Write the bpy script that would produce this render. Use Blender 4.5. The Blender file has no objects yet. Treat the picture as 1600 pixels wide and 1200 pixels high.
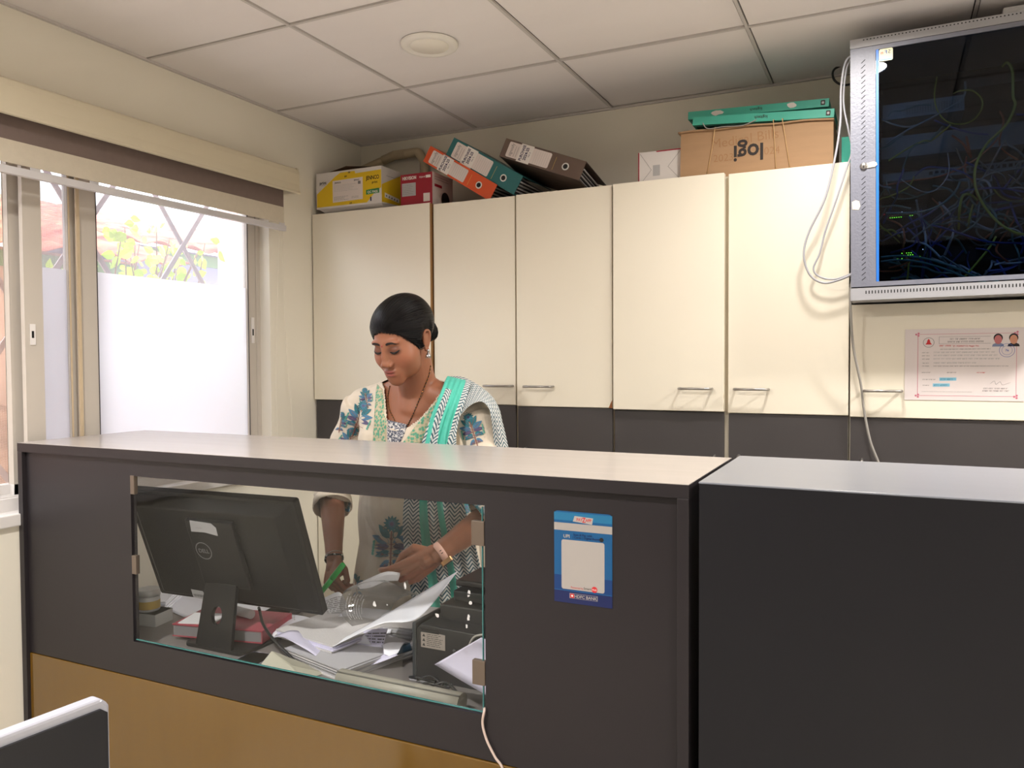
import bpy, bmesh, math, random
import numpy as np
from math import sin, cos, pi, radians, sqrt, exp
from mathutils import Vector, Matrix, noise
from mathutils.bvhtree import BVHTree

random.seed(7)
SC = bpy.context.scene
COL = SC.collection

# ---------------------------------------------------------------- camera
HC = 1.45                      # camera height above the floor
YAW, PITCH, ROLL, FPX = -0.44556, -0.03055, -0.00549, 1244.15
_f = Vector((sin(YAW)*cos(PITCH), cos(YAW)*cos(PITCH), sin(PITCH)))
_r = Vector((cos(YAW), -sin(YAW), 0))
_u = _r.cross(_f)
CR = _r*cos(ROLL) + _u*sin(ROLL)
CU = -_r*sin(ROLL) + _u*cos(ROLL)
CF = _f
cam_d = bpy.data.cameras.new('camera')
cam_d.sensor_width = 36.0
cam_d.lens = FPX*36/1600
cam_d.clip_start = 0.05
cam = bpy.data.objects.new('camera', cam_d)
COL.objects.link(cam)
M3 = Matrix((CR, CU, -CF)).transposed()
cam.matrix_world = Matrix.Translation((0, 0, HC)) @ M3.to_4x4()
SC.camera = cam

# ---------------------------------------------------------------- world, exposure, lights
SC.view_settings.view_transform = 'Standard'
SC.view_settings.look = 'None'
SC.view_settings.gamma = 1
SC.view_settings.use_curve_mapping = False
SC.view_settings.exposure = 0.92
wd = bpy.data.worlds.new('overcast_sky')
SC.world = wd
wd.use_nodes = True
nt = wd.node_tree
bg = nt.nodes['Background']
bg.inputs['Color'].default_value = (0.93, 0.97, 1.0, 1)
bg.inputs['Strength'].default_value = 3.0

def area_light(name, loc, size, power, color, rot=(0, 0, 0), size_y=None, shape='DISK', spread=None):
    d = bpy.data.lights.new(name, 'AREA')
    d.energy = power; d.color = color; d.shape = shape; d.size = size
    if size_y: d.size_y = size_y
    if spread: d.spread = spread
    o = bpy.data.objects.new(name, d); COL.objects.link(o)
    o.location = loc; o.rotation_euler = rot
    return o

CEIL = HC + 0.98
# downlights: the first read from handle shadows, the others added to brighten the room
WARM = (1.0, 0.955, 0.905)
DOWN = [(-0.10, 2.155, 6.5), (1.10, 2.155, 20), (-1.31, 0.35, 20), (1.10, 0.35, 13), (1.10, -1.45, 12), (-1.31, -1.45, 16)]
for i, (x, y, pw) in enumerate(DOWN):
    area_light('downlight_lamp', (x, y, CEIL-0.012), 0.15, pw, WARM, spread=radians(165))
# portal: guides the sky light through the window opening
pl = area_light('window_portal', (-2.42, 1.40, 1.58), 2.1, 1.0, (1, 1, 1), rot=(0, radians(-90), 0), size_y=2.1, shape='RECTANGLE')
pl.data.size = 1.2; pl.data.size_y = 2.1
pl.data.cycles.is_portal = True

# ---------------------------------------------------------------- helpers
def s2l(c):
    return tuple(((v/255)/12.92 if v/255 <= 0.04045 else (((v/255)+0.055)/1.055)**2.4) for v in c)

MATS = {}
def mat(name, rgb, rough=0.5, metal=0.0, spec=0.5, var=0.06, vscale=8.0, bump=0.0, bscale=200.0, coat=0.0,
        emit=None, trans=0.0, alpha=1.0, sheen=0.0, stretch=None, sss=0.0, ior=None):
    """procedural principled material: base colour with soft noise variation and an optional bump"""
    if name in MATS: return MATS[name]
    m = bpy.data.materials.new(name); m.use_nodes = True
    n = m.node_tree.nodes; l = m.node_tree.links
    b = n['Principled BSDF']
    c = s2l(rgb)
    tc = n.new('ShaderNodeTexCoord'); mp = n.new('ShaderNodeMapping')
    l.new(tc.outputs['Object'], mp.inputs['Vector'])
    if stretch: mp.inputs['Scale'].default_value = stretch
    if var > 0:
        nz = n.new('ShaderNodeTexNoise'); nz.inputs['Scale'].default_value = vscale; nz.inputs['Detail'].default_value = 4
        l.new(mp.outputs['Vector'], nz.inputs['Vector'])
        mx = n.new('ShaderNodeMix'); mx.data_type = 'RGBA'
        mx.inputs['A'].default_value = (*[max(0, v*(1-var*1.5)) for v in c], 1)
        mx.inputs['B'].default_value = (*[min(1, v*(1+var*1.5)) for v in c], 1)
        l.new(nz.outputs['Fac'], mx.inputs['Factor'])
        l.new(mx.outputs['Result'], b.inputs['Base Color'])
    else:
        b.inputs['Base Color'].default_value = (*c, 1)
    b.inputs['Roughness'].default_value = rough
    b.inputs['Metallic'].default_value = metal
    b.inputs['Specular IOR Level'].default_value = spec
    if coat: b.inputs['Coat Weight'].default_value = coat; b.inputs['Coat Roughness'].default_value = 0.08
    if sheen: b.inputs['Sheen Weight'].default_value = sheen
    if trans: b.inputs['Transmission Weight'].default_value = trans
    if ior: b.inputs['IOR'].default_value = ior
    if alpha < 1: b.inputs['Alpha'].default_value = alpha
    if sss:
        b.inputs['Subsurface Weight'].default_value = sss
        b.inputs['Subsurface Radius'].default_value = (1.0, 0.35, 0.2)
        b.inputs['Subsurface Scale'].default_value = 0.006
    if emit:
        b.inputs['Emission Color'].default_value = (*s2l(emit[0]), 1); b.inputs['Emission Strength'].default_value = emit[1]
    if bump > 0:
        n2 = n.new('ShaderNodeTexNoise'); n2.inputs['Scale'].default_value = bscale; n2.inputs['Detail'].default_value = 3
        l.new(mp.outputs['Vector'], n2.inputs['Vector'])
        bp = n.new('ShaderNodeBump'); bp.inputs['Strength'].default_value = bump; bp.inputs['Distance'].default_value = 0.002
        l.new(n2.outputs['Fac'], bp.inputs['Height']); l.new(bp.outputs['Normal'], b.inputs['Normal'])
    MATS[name] = m
    return m

def tag(o, label=None, cat=None, group=None, kind=None):
    if label: o['label'] = label
    if cat: o['category'] = cat
    if group: o['group'] = group
    if kind: o['kind'] = kind
    return o

def empty(name, loc, label, cat, group=None, rot=(0, 0, 0)):
    o = bpy.data.objects.new(name, None); COL.objects.link(o)
    o.location = loc; o.rotation_euler = rot
    o.empty_display_size = 0.05
    return tag(o, label, cat, group)

_fontcache = {}
def text_geo(s, bold=0.0):
    """triangulated outline of a string, size 1, centred on x, baseline at 0"""
    k = (s, bold)
    if k in _fontcache: return _fontcache[k]
    cu = bpy.data.curves.new('t', 'FONT'); cu.body = s; cu.align_x = 'CENTER'; cu.resolution_u = 3; cu.offset = bold
    o = bpy.data.objects.new('t', cu); COL.objects.link(o)
    dg = bpy.context.evaluated_depsgraph_get(); dg.update()
    me = bpy.data.meshes.new_from_object(o.evaluated_get(dg))
    V = [v.co.copy() for v in me.vertices]; F = [tuple(p.vertices) for p in me.polygons]
    bpy.data.objects.remove(o); bpy.data.curves.remove(cu); bpy.data.meshes.remove(me)
    _fontcache[k] = (V, F)
    return V, F

class MB:
    """collects shapes and links them as ONE mesh object"""
    def __init__(s): s.v = []; s.f = []; s.m = []; s.uv = []; s.mats = []; s.sm = []
    def mi(s, m):
        if m not in s.mats: s.mats.append(m)
        return s.mats.index(m)
    def add(s, V, F, m, M=None, uv=None, smooth=False):
        o = len(s.v); k = s.mi(m)
        for p in V:
            p = Vector(p)
            s.v.append(M @ p if M else p)
        for q in F:
            s.f.append([i+o for i in q]); s.m.append(k); s.sm.append(smooth)
            s.uv.append([uv[i] for i in q] if uv else None)
        return s
    def box(s, a, b, m, M=None):
        x0, y0, z0 = a; x1, y1, z1 = b
        V = [(x0,y0,z0),(x1,y0,z0),(x1,y1,z0),(x0,y1,z0),(x0,y0,z1),(x1,y0,z1),(x1,y1,z1),(x0,y1,z1)]
        F = [(3,2,1,0),(4,5,6,7),(0,1,5,4),(1,2,6,5),(2,3,7,6),(3,0,4,7)]
        return s.add(V, F, m, M)
    def prism(s, pts, z0, z1, m, M=None, smooth=False):
        """polygon in the local xy plane pushed from z0 to z1"""
        n = len(pts)
        V = [(p[0], p[1], z0) for p in pts] + [(p[0], p[1], z1) for p in pts]
        F = [tuple(range(n-1, -1, -1)), tuple(range(n, 2*n))]
        s.add(V, F, m, M)
        s.add(V, [(i, (i+1) % n, (i+1) % n+n, i+n) for i in range(n)], m, M, smooth=smooth)
        return s
    def quad(s, pts, m, M=None): return s.add(pts, [tuple(range(len(pts)))], m, M)
    def grid(s, fn, nu, nv, m, M=None, smooth=True, closeu=False, uvs=True, flip=False):
        V = []; UV = []
        for i in range(nu+1):
            for j in range(nv+1):
                V.append(fn(i/nu, j/nv)); UV.append((i/nu, j/nv))
        F = []
        for i in range(nu):
            for j in range(nv):
                a = i*(nv+1)+j; q = (a, a+nv+1, a+nv+2, a+1)
                F.append(q[::-1] if flip else q)
        return s.add(V, F, m, M, uv=UV if uvs else None, smooth=smooth)
    def tube(s, pts, r, m, n=10, M=None, caps=True, round_ends=False, flat=1.0):
        """tube through points; r a number or one radius per point"""
        P = [Vector(p) for p in pts]
        R = [r]*len(P) if not hasattr(r, '__len__') else list(r)
        if round_ends:
            def ext(p, q, rr):
                d = (p-q).normalized(); return [(p+d*rr*0.55*1.0, rr*0.80), (p+d*rr*0.92, rr*0.35)]
            e0 = ext(P[0], P[1], R[0]); e1 = ext(P[-1], P[-2], R[-1])
            P = [e0[1][0], e0[0][0]]+P+[e1[0][0], e1[1][0]]
            R = [e0[1][1], e0[0][1]]+R+[e1[0][1], e1[1][1]]
        T = []
        for i in range(len(P)):
            a = P[max(0, i-1)]; b = P[min(len(P)-1, i+1)]
            T.append((b-a).normalized())
        up = Vector((0, 0, 1)) if abs(T[0].z) < 0.9 else Vector((1, 0, 0))
        N = (up - T[0]*up.dot(T[0])).normalized()
        V = []
        for i, p in enumerate(P):
            N = (N - T[i]*N.dot(T[i])).normalized(); B = T[i].cross(N)
            for k in range(n):
                a = 2*pi*k/n
                V.append(p + (N*cos(a)*flat + B*sin(a))*R[i])
        F = []
        for i in range(len(P)-1):
            for k in range(n):
                F.append((i*n+k, i*n+(k+1) % n, (i+1)*n+(k+1) % n, (i+1)*n+k))
        s.add(V, F, m, M, smooth=True)
        if caps: s.add(V, [tuple(range(n-1, -1, -1)), tuple(range((len(P)-1)*n, len(P)*n))], m, M)
        return s
    def lathe(s, prof, m, n=24, M=None, smooth=True):
        V = []; F = []
        for r, z in prof:
            for k in range(n): V.append((r*cos(2*pi*k/n), r*sin(2*pi*k/n), z))
        for i in range(len(prof)-1):
            for k in range(n): F.append((i*n+k, i*n+(k+1) % n, (i+1)*n+(k+1) % n, (i+1)*n+k))
        s.add(V, F, m, M, smooth=smooth)
        s.add(V, [tuple(range(n-1, -1, -1)), tuple(range((len(prof)-1)*n, len(prof)*n))], m, M)
        return s
    def ball(s, c, r, m, n=8, sc=(1, 1, 1), M=None):
        V = []; F = []
        for i in range(n+1):
            a = pi*i/n
            for k in range(n*2):
                b = pi*k/n
                V.append((c[0]+r*sc[0]*sin(a)*cos(b), c[1]+r*sc[1]*sin(a)*sin(b), c[2]+r*sc[2]*cos(a)))
        w = n*2
        for i in range(n):
            for k in range(w): F.append((i*w+k, (i+1)*w+k, (i+1)*w+(k+1) % w, i*w+(k+1) % w))
        return s.add(V, F, m, M, smooth=True)
    def text(s, st, size, m, M, bold=0.0, sx=1.0):
        V, F = text_geo(st, bold)
        return s.add([(p.x*size*sx, p.y*size, 0) for p in V], F, m, M)
    def build(s, name, parent=None, loc=None, bevel=0, seg=2, rot=None, weld=True):
        me = bpy.data.meshes.new(name)
        me.from_pydata([tuple(p) for p in s.v], [], s.f)
        for m in s.mats: me.materials.append(m)
        me.polygons.foreach_set('material_index', s.m)
        me.polygons.foreach_set('use_smooth', s.sm)
        if any(u is not None for u in s.uv):
            ul = me.uv_layers.new(name='UVMap'); k = 0
            for q, u in zip(s.f, s.uv):
                for i in range(len(q)):
                    ul.data[k].uv = u[i] if u else (0, 0); k += 1
        if weld:
            bm = bmesh.new(); bm.from_mesh(me)
            bmesh.ops.remove_doubles(bm, verts=bm.verts, dist=1e-5)
            bm.to_mesh(me); bm.free()
        me.update()
        o = bpy.data.objects.new(name, me); COL.objects.link(o)
        if loc: o.location = loc
        if rot: o.rotation_euler = rot
        if parent: o.parent = parent
        if bevel:
            md = o.modifiers.new('bevel', 'BEVEL'); md.width = bevel; md.segments = seg; md.limit_method = 'ANGLE'; md.angle_limit = radians(40)
            md.harden_normals = False
        return o

def struct(o): o['kind'] = 'structure'; return o

def catmull(P, n=8):
    P = [Vector(p) for p in P]; out = []
    for i in range(len(P)-1):
        p0 = P[max(0, i-1)]; p1 = P[i]; p2 = P[i+1]; p3 = P[min(len(P)-1, i+2)]
        for k in range(n):
            t = k/n
            out.append(0.5*((2*p1)+(p2-p0)*t+(2*p0-5*p1+4*p2-p3)*t*t+(3*p1-p0-3*p2+p3)*t*t*t))
    out.append(P[-1]); return out

def frame_m(o, ex, ey):
    """matrix with origin o, local x along ex, local y along ey, local z = x cross y"""
    ex = Vector(ex).normalized(); ey = Vector(ey); ey = (ey-ex*ey.dot(ex)).normalized(); ez = ex.cross(ey)
    return Matrix.Translation(Vector(o)) @ Matrix((ex, ey, ez)).transposed().to_4x4()

def FRONT(x, y, z):            # decals on faces that look towards -y : local x -> +x, local y -> +z
    return frame_m((x, y, z), (1, 0, 0), (0, 0, 1))

# measuring helper: the point of the place on the plane y=Y (or z=Z, x=X) seen along a direction of view
def ray(px, py): return CF*FPX + CR*(px-800) + CU*(600-py)
def ay(px, py, Y): d = ray(px, py); d = d*(Y/d.y); return Vector((d.x, d.y, d.z+HC))
def az(px, py, Z): d = ray(px, py); d = d*((Z-HC)/d.z); return Vector((d.x, d.y, Z))
def ax(px, py, X): d = ray(px, py); d = d*(X/d.x); return Vector((d.x, d.y, d.z+HC))
# ================================================================ ROOM SHELL
XL, YB, XR, YF = -2.20, 3.018, 2.10, -2.60
m_wall = mat('wall_paint_cream', (234, 228, 214), 0.75, var=0.03, vscale=2.0, bump=0.08, bscale=90)
m_floor = mat('floor_tile_grey', (206, 200, 190), 0.3, var=0.08, vscale=3)
m_white = mat('white_frame_paint', (232, 230, 224), 0.35, var=0.02)
m_ceil = mat('ceiling_board_white', (234, 228, 226), 0.8, var=0.035, vscale=1.6, bump=0.1, bscale=60, stretch=(1, 3.5, 1))
m_tbar = mat('ceiling_bar_white', (200, 194, 190), 0.5, var=0.02)
m_dark = mat('gap_black', (24, 23, 24), 0.8, var=0)

b = MB(); b.box((XL-0.2, YF-0.1, -0.1), (XR+0.1, YB+0.1, 0), m_floor); struct(b.build('floor'))
b = MB(); b.box((XL-0.2, YB, 0), (XR+0.1, YB+0.12, CEIL+0.25), m_wall); struct(b.build('wall_back'))
b = MB(); b.box((XR, YF, 0), (XR+0.1, YB, CEIL+0.25), m_wall); struct(b.build('wall_right'))
b = MB(); b.box((XL-0.2, YF-0.1, 0), (XR+0.1, YF, CEIL+0.25), mat('wall_paint_taupe', (70, 66, 66), 0.8, var=0.05)); struct(b.build('wall_front'))
# left wall with the window opening
WY0, WY1, WZ0, WZ1 = 0.42, 2.412, HC-0.425, HC+0.69
b = MB()
XO = XL-0.16
b.box((XO, YF, 0), (XL, YB, WZ0), m_wall); b.box((XO, YF, WZ1), (XL, YB, CEIL+0.25), m_wall)
b.box((XO, YF, WZ0), (XL, WY0, WZ1), m_wall); b.box((XO, WY1, WZ0), (XL, YB, WZ1), m_wall)
struct(b.build('wall_left'))
# ceiling: boards laid in a T-bar grid, 600 mm pitch, boards set back behind thin dark gaps
T = 0.6025
gx0, gy0 = -2.205+0.6025, 1.8500      # first inner joints
b = MB()
xs = [XL]+[gx0+i*T for i in range(0, 8) if gx0+i*T < XR]+[XR]
ys = sorted([YB]+[gy0+0.6125+0.0-i*0.6085 for i in range(0, 9) if gy0+0.6125-i*0.6085 > YF]+[YF])
for i in range(len(xs)-1):
    for j in range(len(ys)-1):
        g = 0.008
        b.box((xs[i]+g, ys[j]+g, CEIL+0.0035+0.0015*((i*7+j*3) % 3)), (xs[i+1]-g, ys[j+1]-g, CEIL+0.02), m_ceil)
b.box((XL-0.1, YF, CEIL+0.022), (XR, YB+0.05, CEIL+0.05), m_dark)
struct(b.build('ceiling'))
b = MB()
for x in xs[1:-1]: b.box((x-0.0045, YF, CEIL+0.0), (x+0.0045, YB, CEIL+0.008), m_tbar)
for y in ys[1:-1]: b.box((XL, y-0.0045, CEIL+0.0002), (XR, y+0.0045, CEIL+0.0082), m_tbar)
struct(b.build('trim_1'))
b = MB()   # wall angle round the edge of the ceiling
b.box((XL, YF, CEIL-0.004), (XL+0.012, YB, CEIL+0.003), m_tbar)
b.box((XL, YB-0.012, CEIL-0.004), (XR, YB, CEIL+0.003), m_tbar)
struct(b.build('trim_2'))

# downlight fittings
m_dl = mat('downlight_ring_white', (236, 232, 224), 0.4, var=0)
m_dif = mat('downlight_diffuser_off', (244, 238, 226), 0.5, var=0)
m_dif_on = mat('downlight_diffuser_lit', (255, 240, 220), 0.5, var=0, emit=((255, 232, 200), 6.0))
def downlight(x, y, label, lit):
    t = empty('ceiling_light', (x, y, CEIL), label, 'ceiling light')
    b = MB(); b.lathe([(0.060, -0.004), (0.072, -0.010), (0.086, -0.007), (0.090, 0.0), (0.090, 0.003), (0.060, 0.003)], m_dl, 48); b.build('trim_ring', t)
    b = MB(); b.lathe([(0.001, -0.0062), (0.060, -0.0062), (0.062, 0.002)], m_dif_on if lit else m_dif, 48); b.build('diffuser', t)
    return t
downlight(-1.307, 2.155, 'round white recessed downlight, switched off, in the ceiling above the woman', False)
downlight(DOWN[0][0], DOWN[0][1], 'round recessed downlight, switched on, in the ceiling in front of the metal rack', True)
for i, (x, y, pw) in enumerate(DOWN[1:]):  # fittings for the added fill lamps, all out of view
    downlight(x, y, ['round recessed downlight, switched on, in the ceiling right of the metal rack', 'round recessed downlight, switched on, in the ceiling in front of the glass opening',
                     'round recessed downlight, switched on, in the ceiling far right in front of the black cabinet',
                     'round recessed downlight, switched on, in the ceiling near the front wall',
                     'round recessed downlight, switched on, in the corner of window and front walls'][i], True)

# ---------------------------------------------------------------- window_1 in the left wall
m_alu = mat('window_aluminium_beige', (196, 188, 178), 0.4, var=0.03)
m_alu2 = mat('window_track_white', (228, 224, 222), 0.35, var=0.03)
m_wood = mat('window_batten_wood', (200, 180, 150), 0.6, var=0.12, vscale=30, stretch=(8, 8, 1))
m_rub = mat('window_gasket_dark', (64, 60, 60), 0.6, var=0)
def glass_mat(name, tint=(0.97, 0.98, 1.0), haze=0.0, refl=1.0, col=(235, 240, 255)):
    m = bpy.data.materials.new(name); m.use_nodes = True; n = m.node_tree.nodes; l = m.node_tree.links
    n.remove(n['Principled BSDF']); out = n['Material Output']
    tr = n.new('ShaderNodeBsdfTransparent'); tr.inputs['Color'].default_value = (*tint, 1)
    gl = n.new('ShaderNodeBsdfGlossy'); gl.inputs['Roughness'].default_value = 0.02
    fr = n.new('ShaderNodeLayerWeight'); fr.inputs['Blend'].default_value = 0.5
    pw = n.new('ShaderNodeMath'); pw.operation = 'POWER'; pw.inputs[1].default_value = 5.0; l.new(fr.outputs['Facing'], pw.inputs[0])
    ma = n.new('ShaderNodeMath'); ma.operation = 'MULTIPLY_ADD'; ma.inputs[1].default_value = 0.94; ma.inputs[2].default_value = 0.05; l.new(pw.outputs[0], ma.inputs[0])
    mu = n.new('ShaderNodeMath'); mu.operation = 'MULTIPLY'; mu.inputs[1].default_value = refl
    l.new(ma.outputs[0], mu.inputs[0])
    mx = n.new('ShaderNodeMixShader'); l.new(mu.outputs[0], mx.inputs[0]); l.new(tr.outputs[0], mx.inputs[1]); l.new(gl.outputs[0], mx.inputs[2])
    last = mx
    if haze:
        tl = n.new('ShaderNodeBsdfTranslucent'); tl.inputs['Color'].default_value = (*s2l(col), 1)
        m2 = n.new('ShaderNodeMixShader'); m2.inputs[0].default_value = haze
        l.new(mx.outputs[0], m2.inputs[1]); l.new(tl.outputs[0], m2.inputs[2]); last = m2
    l.new(last.outputs[0], out.inputs['Surface'])
    return m
m_wglass = glass_mat('window_glass_dusty', haze=0.12)  # bright haze mixed into the glass to pale the view outside
m_film = glass_mat('frosted_film', tint=(0.95, 0.96, 1.0), haze=0.90, refl=0.3, col=(232, 231, 232))
def mesh_screen_mat():
    m = bpy.data.materials.new('insect_screen'); m.use_nodes = True; n = m.node_tree.nodes; l = m.node_tree.links
    p = n['Principled BSDF']; p.inputs['Base Color'].default_value = (*s2l((196, 176, 170)), 1); p.inputs['Roughness'].default_value = 0.7
    tc = n.new('ShaderNodeTexCoord'); sp = n.new('ShaderNodeSeparateXYZ'); l.new(tc.outputs['Object'], sp.inputs[0])
    outs = []
    for ax_ in ('Y', 'Z'):
        a = n.new('ShaderNodeMath'); a.operation = 'MULTIPLY'; a.inputs[1].default_value = 330.0; l.new(sp.outputs[ax_], a.inputs[0])
        f = n.new('ShaderNodeMath'); f.operation = 'FRACT'; l.new(a.outputs[0], f.inputs[0])
        g = n.new('ShaderNodeMath'); g.operation = 'LESS_THAN'; g.inputs[1].default_value = 0.26; l.new(f.outputs[0], g.inputs[0]); outs.append(g)
    mx = n.new('ShaderNodeMath'); mx.operation = 'MAXIMUM'; l.new(outs[0].outputs[0], mx.inputs[0]); l.new(outs[1].outputs[0], mx.inputs[1])
    l.new(mx.outputs[0], p.inputs['Alpha'])
    return m
m_screen = mesh_screen_mat()

win = empty('window_1', (XL-0.08, 1.4, WZ0), 'sliding window', 'window'); del win['label']; del win['category']; struct(win)
def WB(): return MB()
def wpart(b, name, parent=win, **k):
    o = b.build(name, None, **k); o.parent = parent; o.matrix_parent_inverse = Matrix.Translation(-Vector(win.location)) if parent is win else Matrix.Identity(4)
    return o
X0, X1 = XL-0.115, XL-0.050
b = MB()
b.box((X0, WY0, WZ0), (X1-0.012, WY1, WZ0+0.031), m_alu2)                       # lower track with ribs
for k in range(3): b.box((X0+0.006+k*0.022, WY0, WZ0+0.02), (X0+0.012+k*0.022, WY1, WZ0+0.046), m_alu2)
b.box((X1-0.012, WY0, WZ0), (X1, WY1, WZ0+0.040), m_alu2)
b.box((X0, WY0, WZ1-0.04), (X1, WY1, WZ1), m_alu)
b.box((X0, WY1-0.02, WZ0), (X1, WY1, WZ1), m_alu); b.box((X0, WY0, WZ0), (X1, WY0+0.03, WZ1), m_alu)
wpart(b, 'window_frame', bevel=0.0015)
b = MB()                                                                  # sill ledge
b.box((XL-0.052, WY0, WZ0-0.03), (XL+0.012, WY1, WZ0+0.004), m_alu2)
wpart(b, 'window_sill', bevel=0.003)
def sash(y0, y1, xs_, w0, w1, film=None, screen=False, wood=0):
    """one sliding leaf: stiles, rails and its pane"""
    z0, z1 = WZ0+0.03, WZ1-0.04
    b = MB()
    b.box((xs_-0.012, y0, z0), (xs_+0.012, y0+w0, z1), m_alu); b.box((xs_-0.012, y1-w1, z0), (xs_+0.012, y1, z1), m_alu)
    b.box((xs_-0.012, y0, z0), (xs_+0.012, y1, z0+0.045), m_alu2); b.box((xs_-0.012, y0, z1-0.04), (xs_+0.012, y1, z1), m_alu)
    if wood: b.box((xs_+0.004, y0-0.016, z0), (xs_+0.016, y0+0.004, z1), m_wood)
    s = wpart(b, 'sash', bevel=0.001)
    b = MB(); b.box((xs_-0.002, y0+w0, z0+0.045), (xs_+0.002, y1-w1, z1-0.04), m_wglass)
    if screen: b = MB(); b.quad([(xs_, y0+w0, z0+0.045), (xs_, y1-w1, z0+0.045), (xs_, y1-w1, z1-0.04), (xs_, y0+w0, z1-0.04)], m_screen)
    p = b.build('insect_screen' if screen else 'pane', None); p.parent = s
    b = MB(); b.box((xs_+0.0125, y0+w0-0.002, z0), (xs_+0.0145, y0+w0, z1), m_rub); b.box((xs_+0.0125, y1-w1, z0), (xs_+0.0145, y1-w1+0.003, z1), m_rub)
    g = b.build('gasket', None); g.parent = s
    if film:
        b = MB(); b.box((xs_+0.0026, y0+w0, z0+0.045), (xs_+0.0030, y1-w1, film), m_film)
        q = b.build('frosted_film', None); q.parent = s
    return s
sash(1.645, 2.395, XL-0.066, 0.058, 0.046, film=HC+0.283)                 # big leaf with frosted film
sash(1.44, 1.672, XL-0.088, 0.05, 0.05, film=HC+0.283)                    # glass leaf behind
sash(1.455, 1.71, XL-0.105, 0.05, 0.04, screen=True)                      # insect screens
sash(0.46, 1.50, XL-0.106, 0.05, 0.04, screen=True)
b = MB(); b.box((XL-0.052, 1.456, WZ0+0.03), (XL-0.036, 1.512, WZ1-0.03), m_alu); b.box((XL-0.0355, 1.470, 1.50), (XL-0.033, 1.486, 1.56), m_alu2); b.box((XL-0.033, 1.474, 1.52), (XL-0.0325, 1.481, 1.54), m_dark)
wpart(b, 'lock_stile', bevel=0.001)
b = MB(); b.box((XL-0.052, 1.630, WZ0+0.03), (XL-0.046, 1.641, WZ1-0.03), m_wood); b.box((XL-0.052, 1.606, WZ0+0.03), (XL-0.050, 1.611, WZ1-0.03), m_wood)
wpart(b, 'batten')
b = MB(); b.box((XL-0.053, 2.365, HC+0.07), (XL-0.051, 2.380, HC+0.17), m_alu2); b.box((XL-0.051, 2.369, HC+0.10), (XL-0.0505, 2.376, HC+0.125), m_dark)
wpart(b, 'latch')

# ---------------------------------------------------------------- roller blind
m_cas = mat('blind_cassette_cream', (214, 204, 180), 0.45, var=0.02)
m_fab = mat('blind_fabric_beige', (204, 194, 176), 0.85, var=0.04, vscale=60, bump=0.2, bscale=500)
m_fab2 = mat('blind_sheer_band', (120, 104, 98), 0.85, var=0.05, vscale=60)  # darker band of cloth below the cassette
m_bead = mat('bead_chain_white', (236, 230, 214), 0.4, var=0)
bl = empty('roller_blind', (XL+0.05, 1.4, HC+0.72), 'beige roller blind with a cream cassette, half lowered over the window', 'blind')
def bpart(b, name, **k):
    o = b.build(name, None, **k); o.parent = bl; o.matrix_parent_inverse = Matrix.Translation(-Vector(bl.location)); return o
by0, by1 = 0.30, 2.475
z0 = HC+0.652
cp = [(XL, z0+0.10), (XL+0.085, z0+0.10), (XL+0.098, z0+0.093), (XL+0.102, z0+0.075), (XL+0.101, z0+0.035), (XL+0.104, z0+0.010), (XL+0.108, z0), (XL+0.096, z0-0.002), (XL+0.09, z0+0.012), (XL+0.088, z0+0.085), (XL, z0+0.09)]
b = MB()
n = len(cp)
V = [(p[0], by0, p[1]) for p in cp]+[(p[0], by1, p[1]) for p in cp]
b.add(V, [(i, i+n, (i+1) % n+n, (i+1) % n) for i in range(n)], m_cas)
b.box((XL, by1-0.012, z0+0.002), (XL+0.10, by1, z0+0.10), m_cas); b.box((XL, by0, z0), (XL+0.10, by0+0.012, z0+0.10), m_cas)
bpart(b, 'cassette', bevel=0.003)
fx = XL+0.058
b = MB()
b.box((fx, by0+0.03, HC+0.595), (fx+0.0015, 2.43, HC+0.72), m_fab2)
b.box((fx+0.001, by0+0.03, HC+0.535), (fx+0.003, 2.43, HC+0.597), m_fab)
bpart(b, 'fabric')
b = MB(); b.tube([(fx-0.01, by0+0.03, HC+0.70), (fx-0.01, 2.43, HC+0.70)], 0.024, m_fab, 20); bpart(b, 'roller_tube')
m_bar = mat('blind_bar_silver', (205, 202, 204), 0.35, var=0.02)
b = MB(); b.box((fx-0.006, by0+0.03, HC+0.505), (fx+0.010, 2.435, HC+0.526), m_bar)
for yy in (0.9, 1.42, 1.60, 2.405): b.box((fx, yy, HC+0.525), (fx+0.002, yy+0.03, HC+0.54), m_bar)
bpart(b, 'bottom_bar', bevel=0.004)
def chain(pts, r=0.0018, step=0.0062):
    b = MB(); P = catmull(pts, 10); d = 0; last = P[0]; b.tube(P, 0.0005, m_bead, 5)
    acc = 0
    for i in range(1, len(P)):
        seg = (P[i]-P[i-1]); L = seg.length; t = step-acc
        while t < L:
            b.ball(P[i-1]+seg*(t/L), r, m_bead, 4); t += step
        acc = (L-(t-step))
    return b
bpart(chain([(XL+0.02, 2.462, HC+0.655), (XL+0.02, 2.47, HC+0.3), (XL+0.015, 2.49, HC+0.0), (XL+0.02, 2.505, HC-0.22), (XL+0.018, 2.51, HC-0.42)]), 'bead_chain')
bpart(chain([(XL+0.03, 2.447, HC+0.655), (XL+0.012, 2.44, HC+0.2), (XL+0.01, 2.43, HC-0.1), (XL+0.015, 2.435, HC-0.42)], r=0.0012), 'bead_chain')
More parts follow.
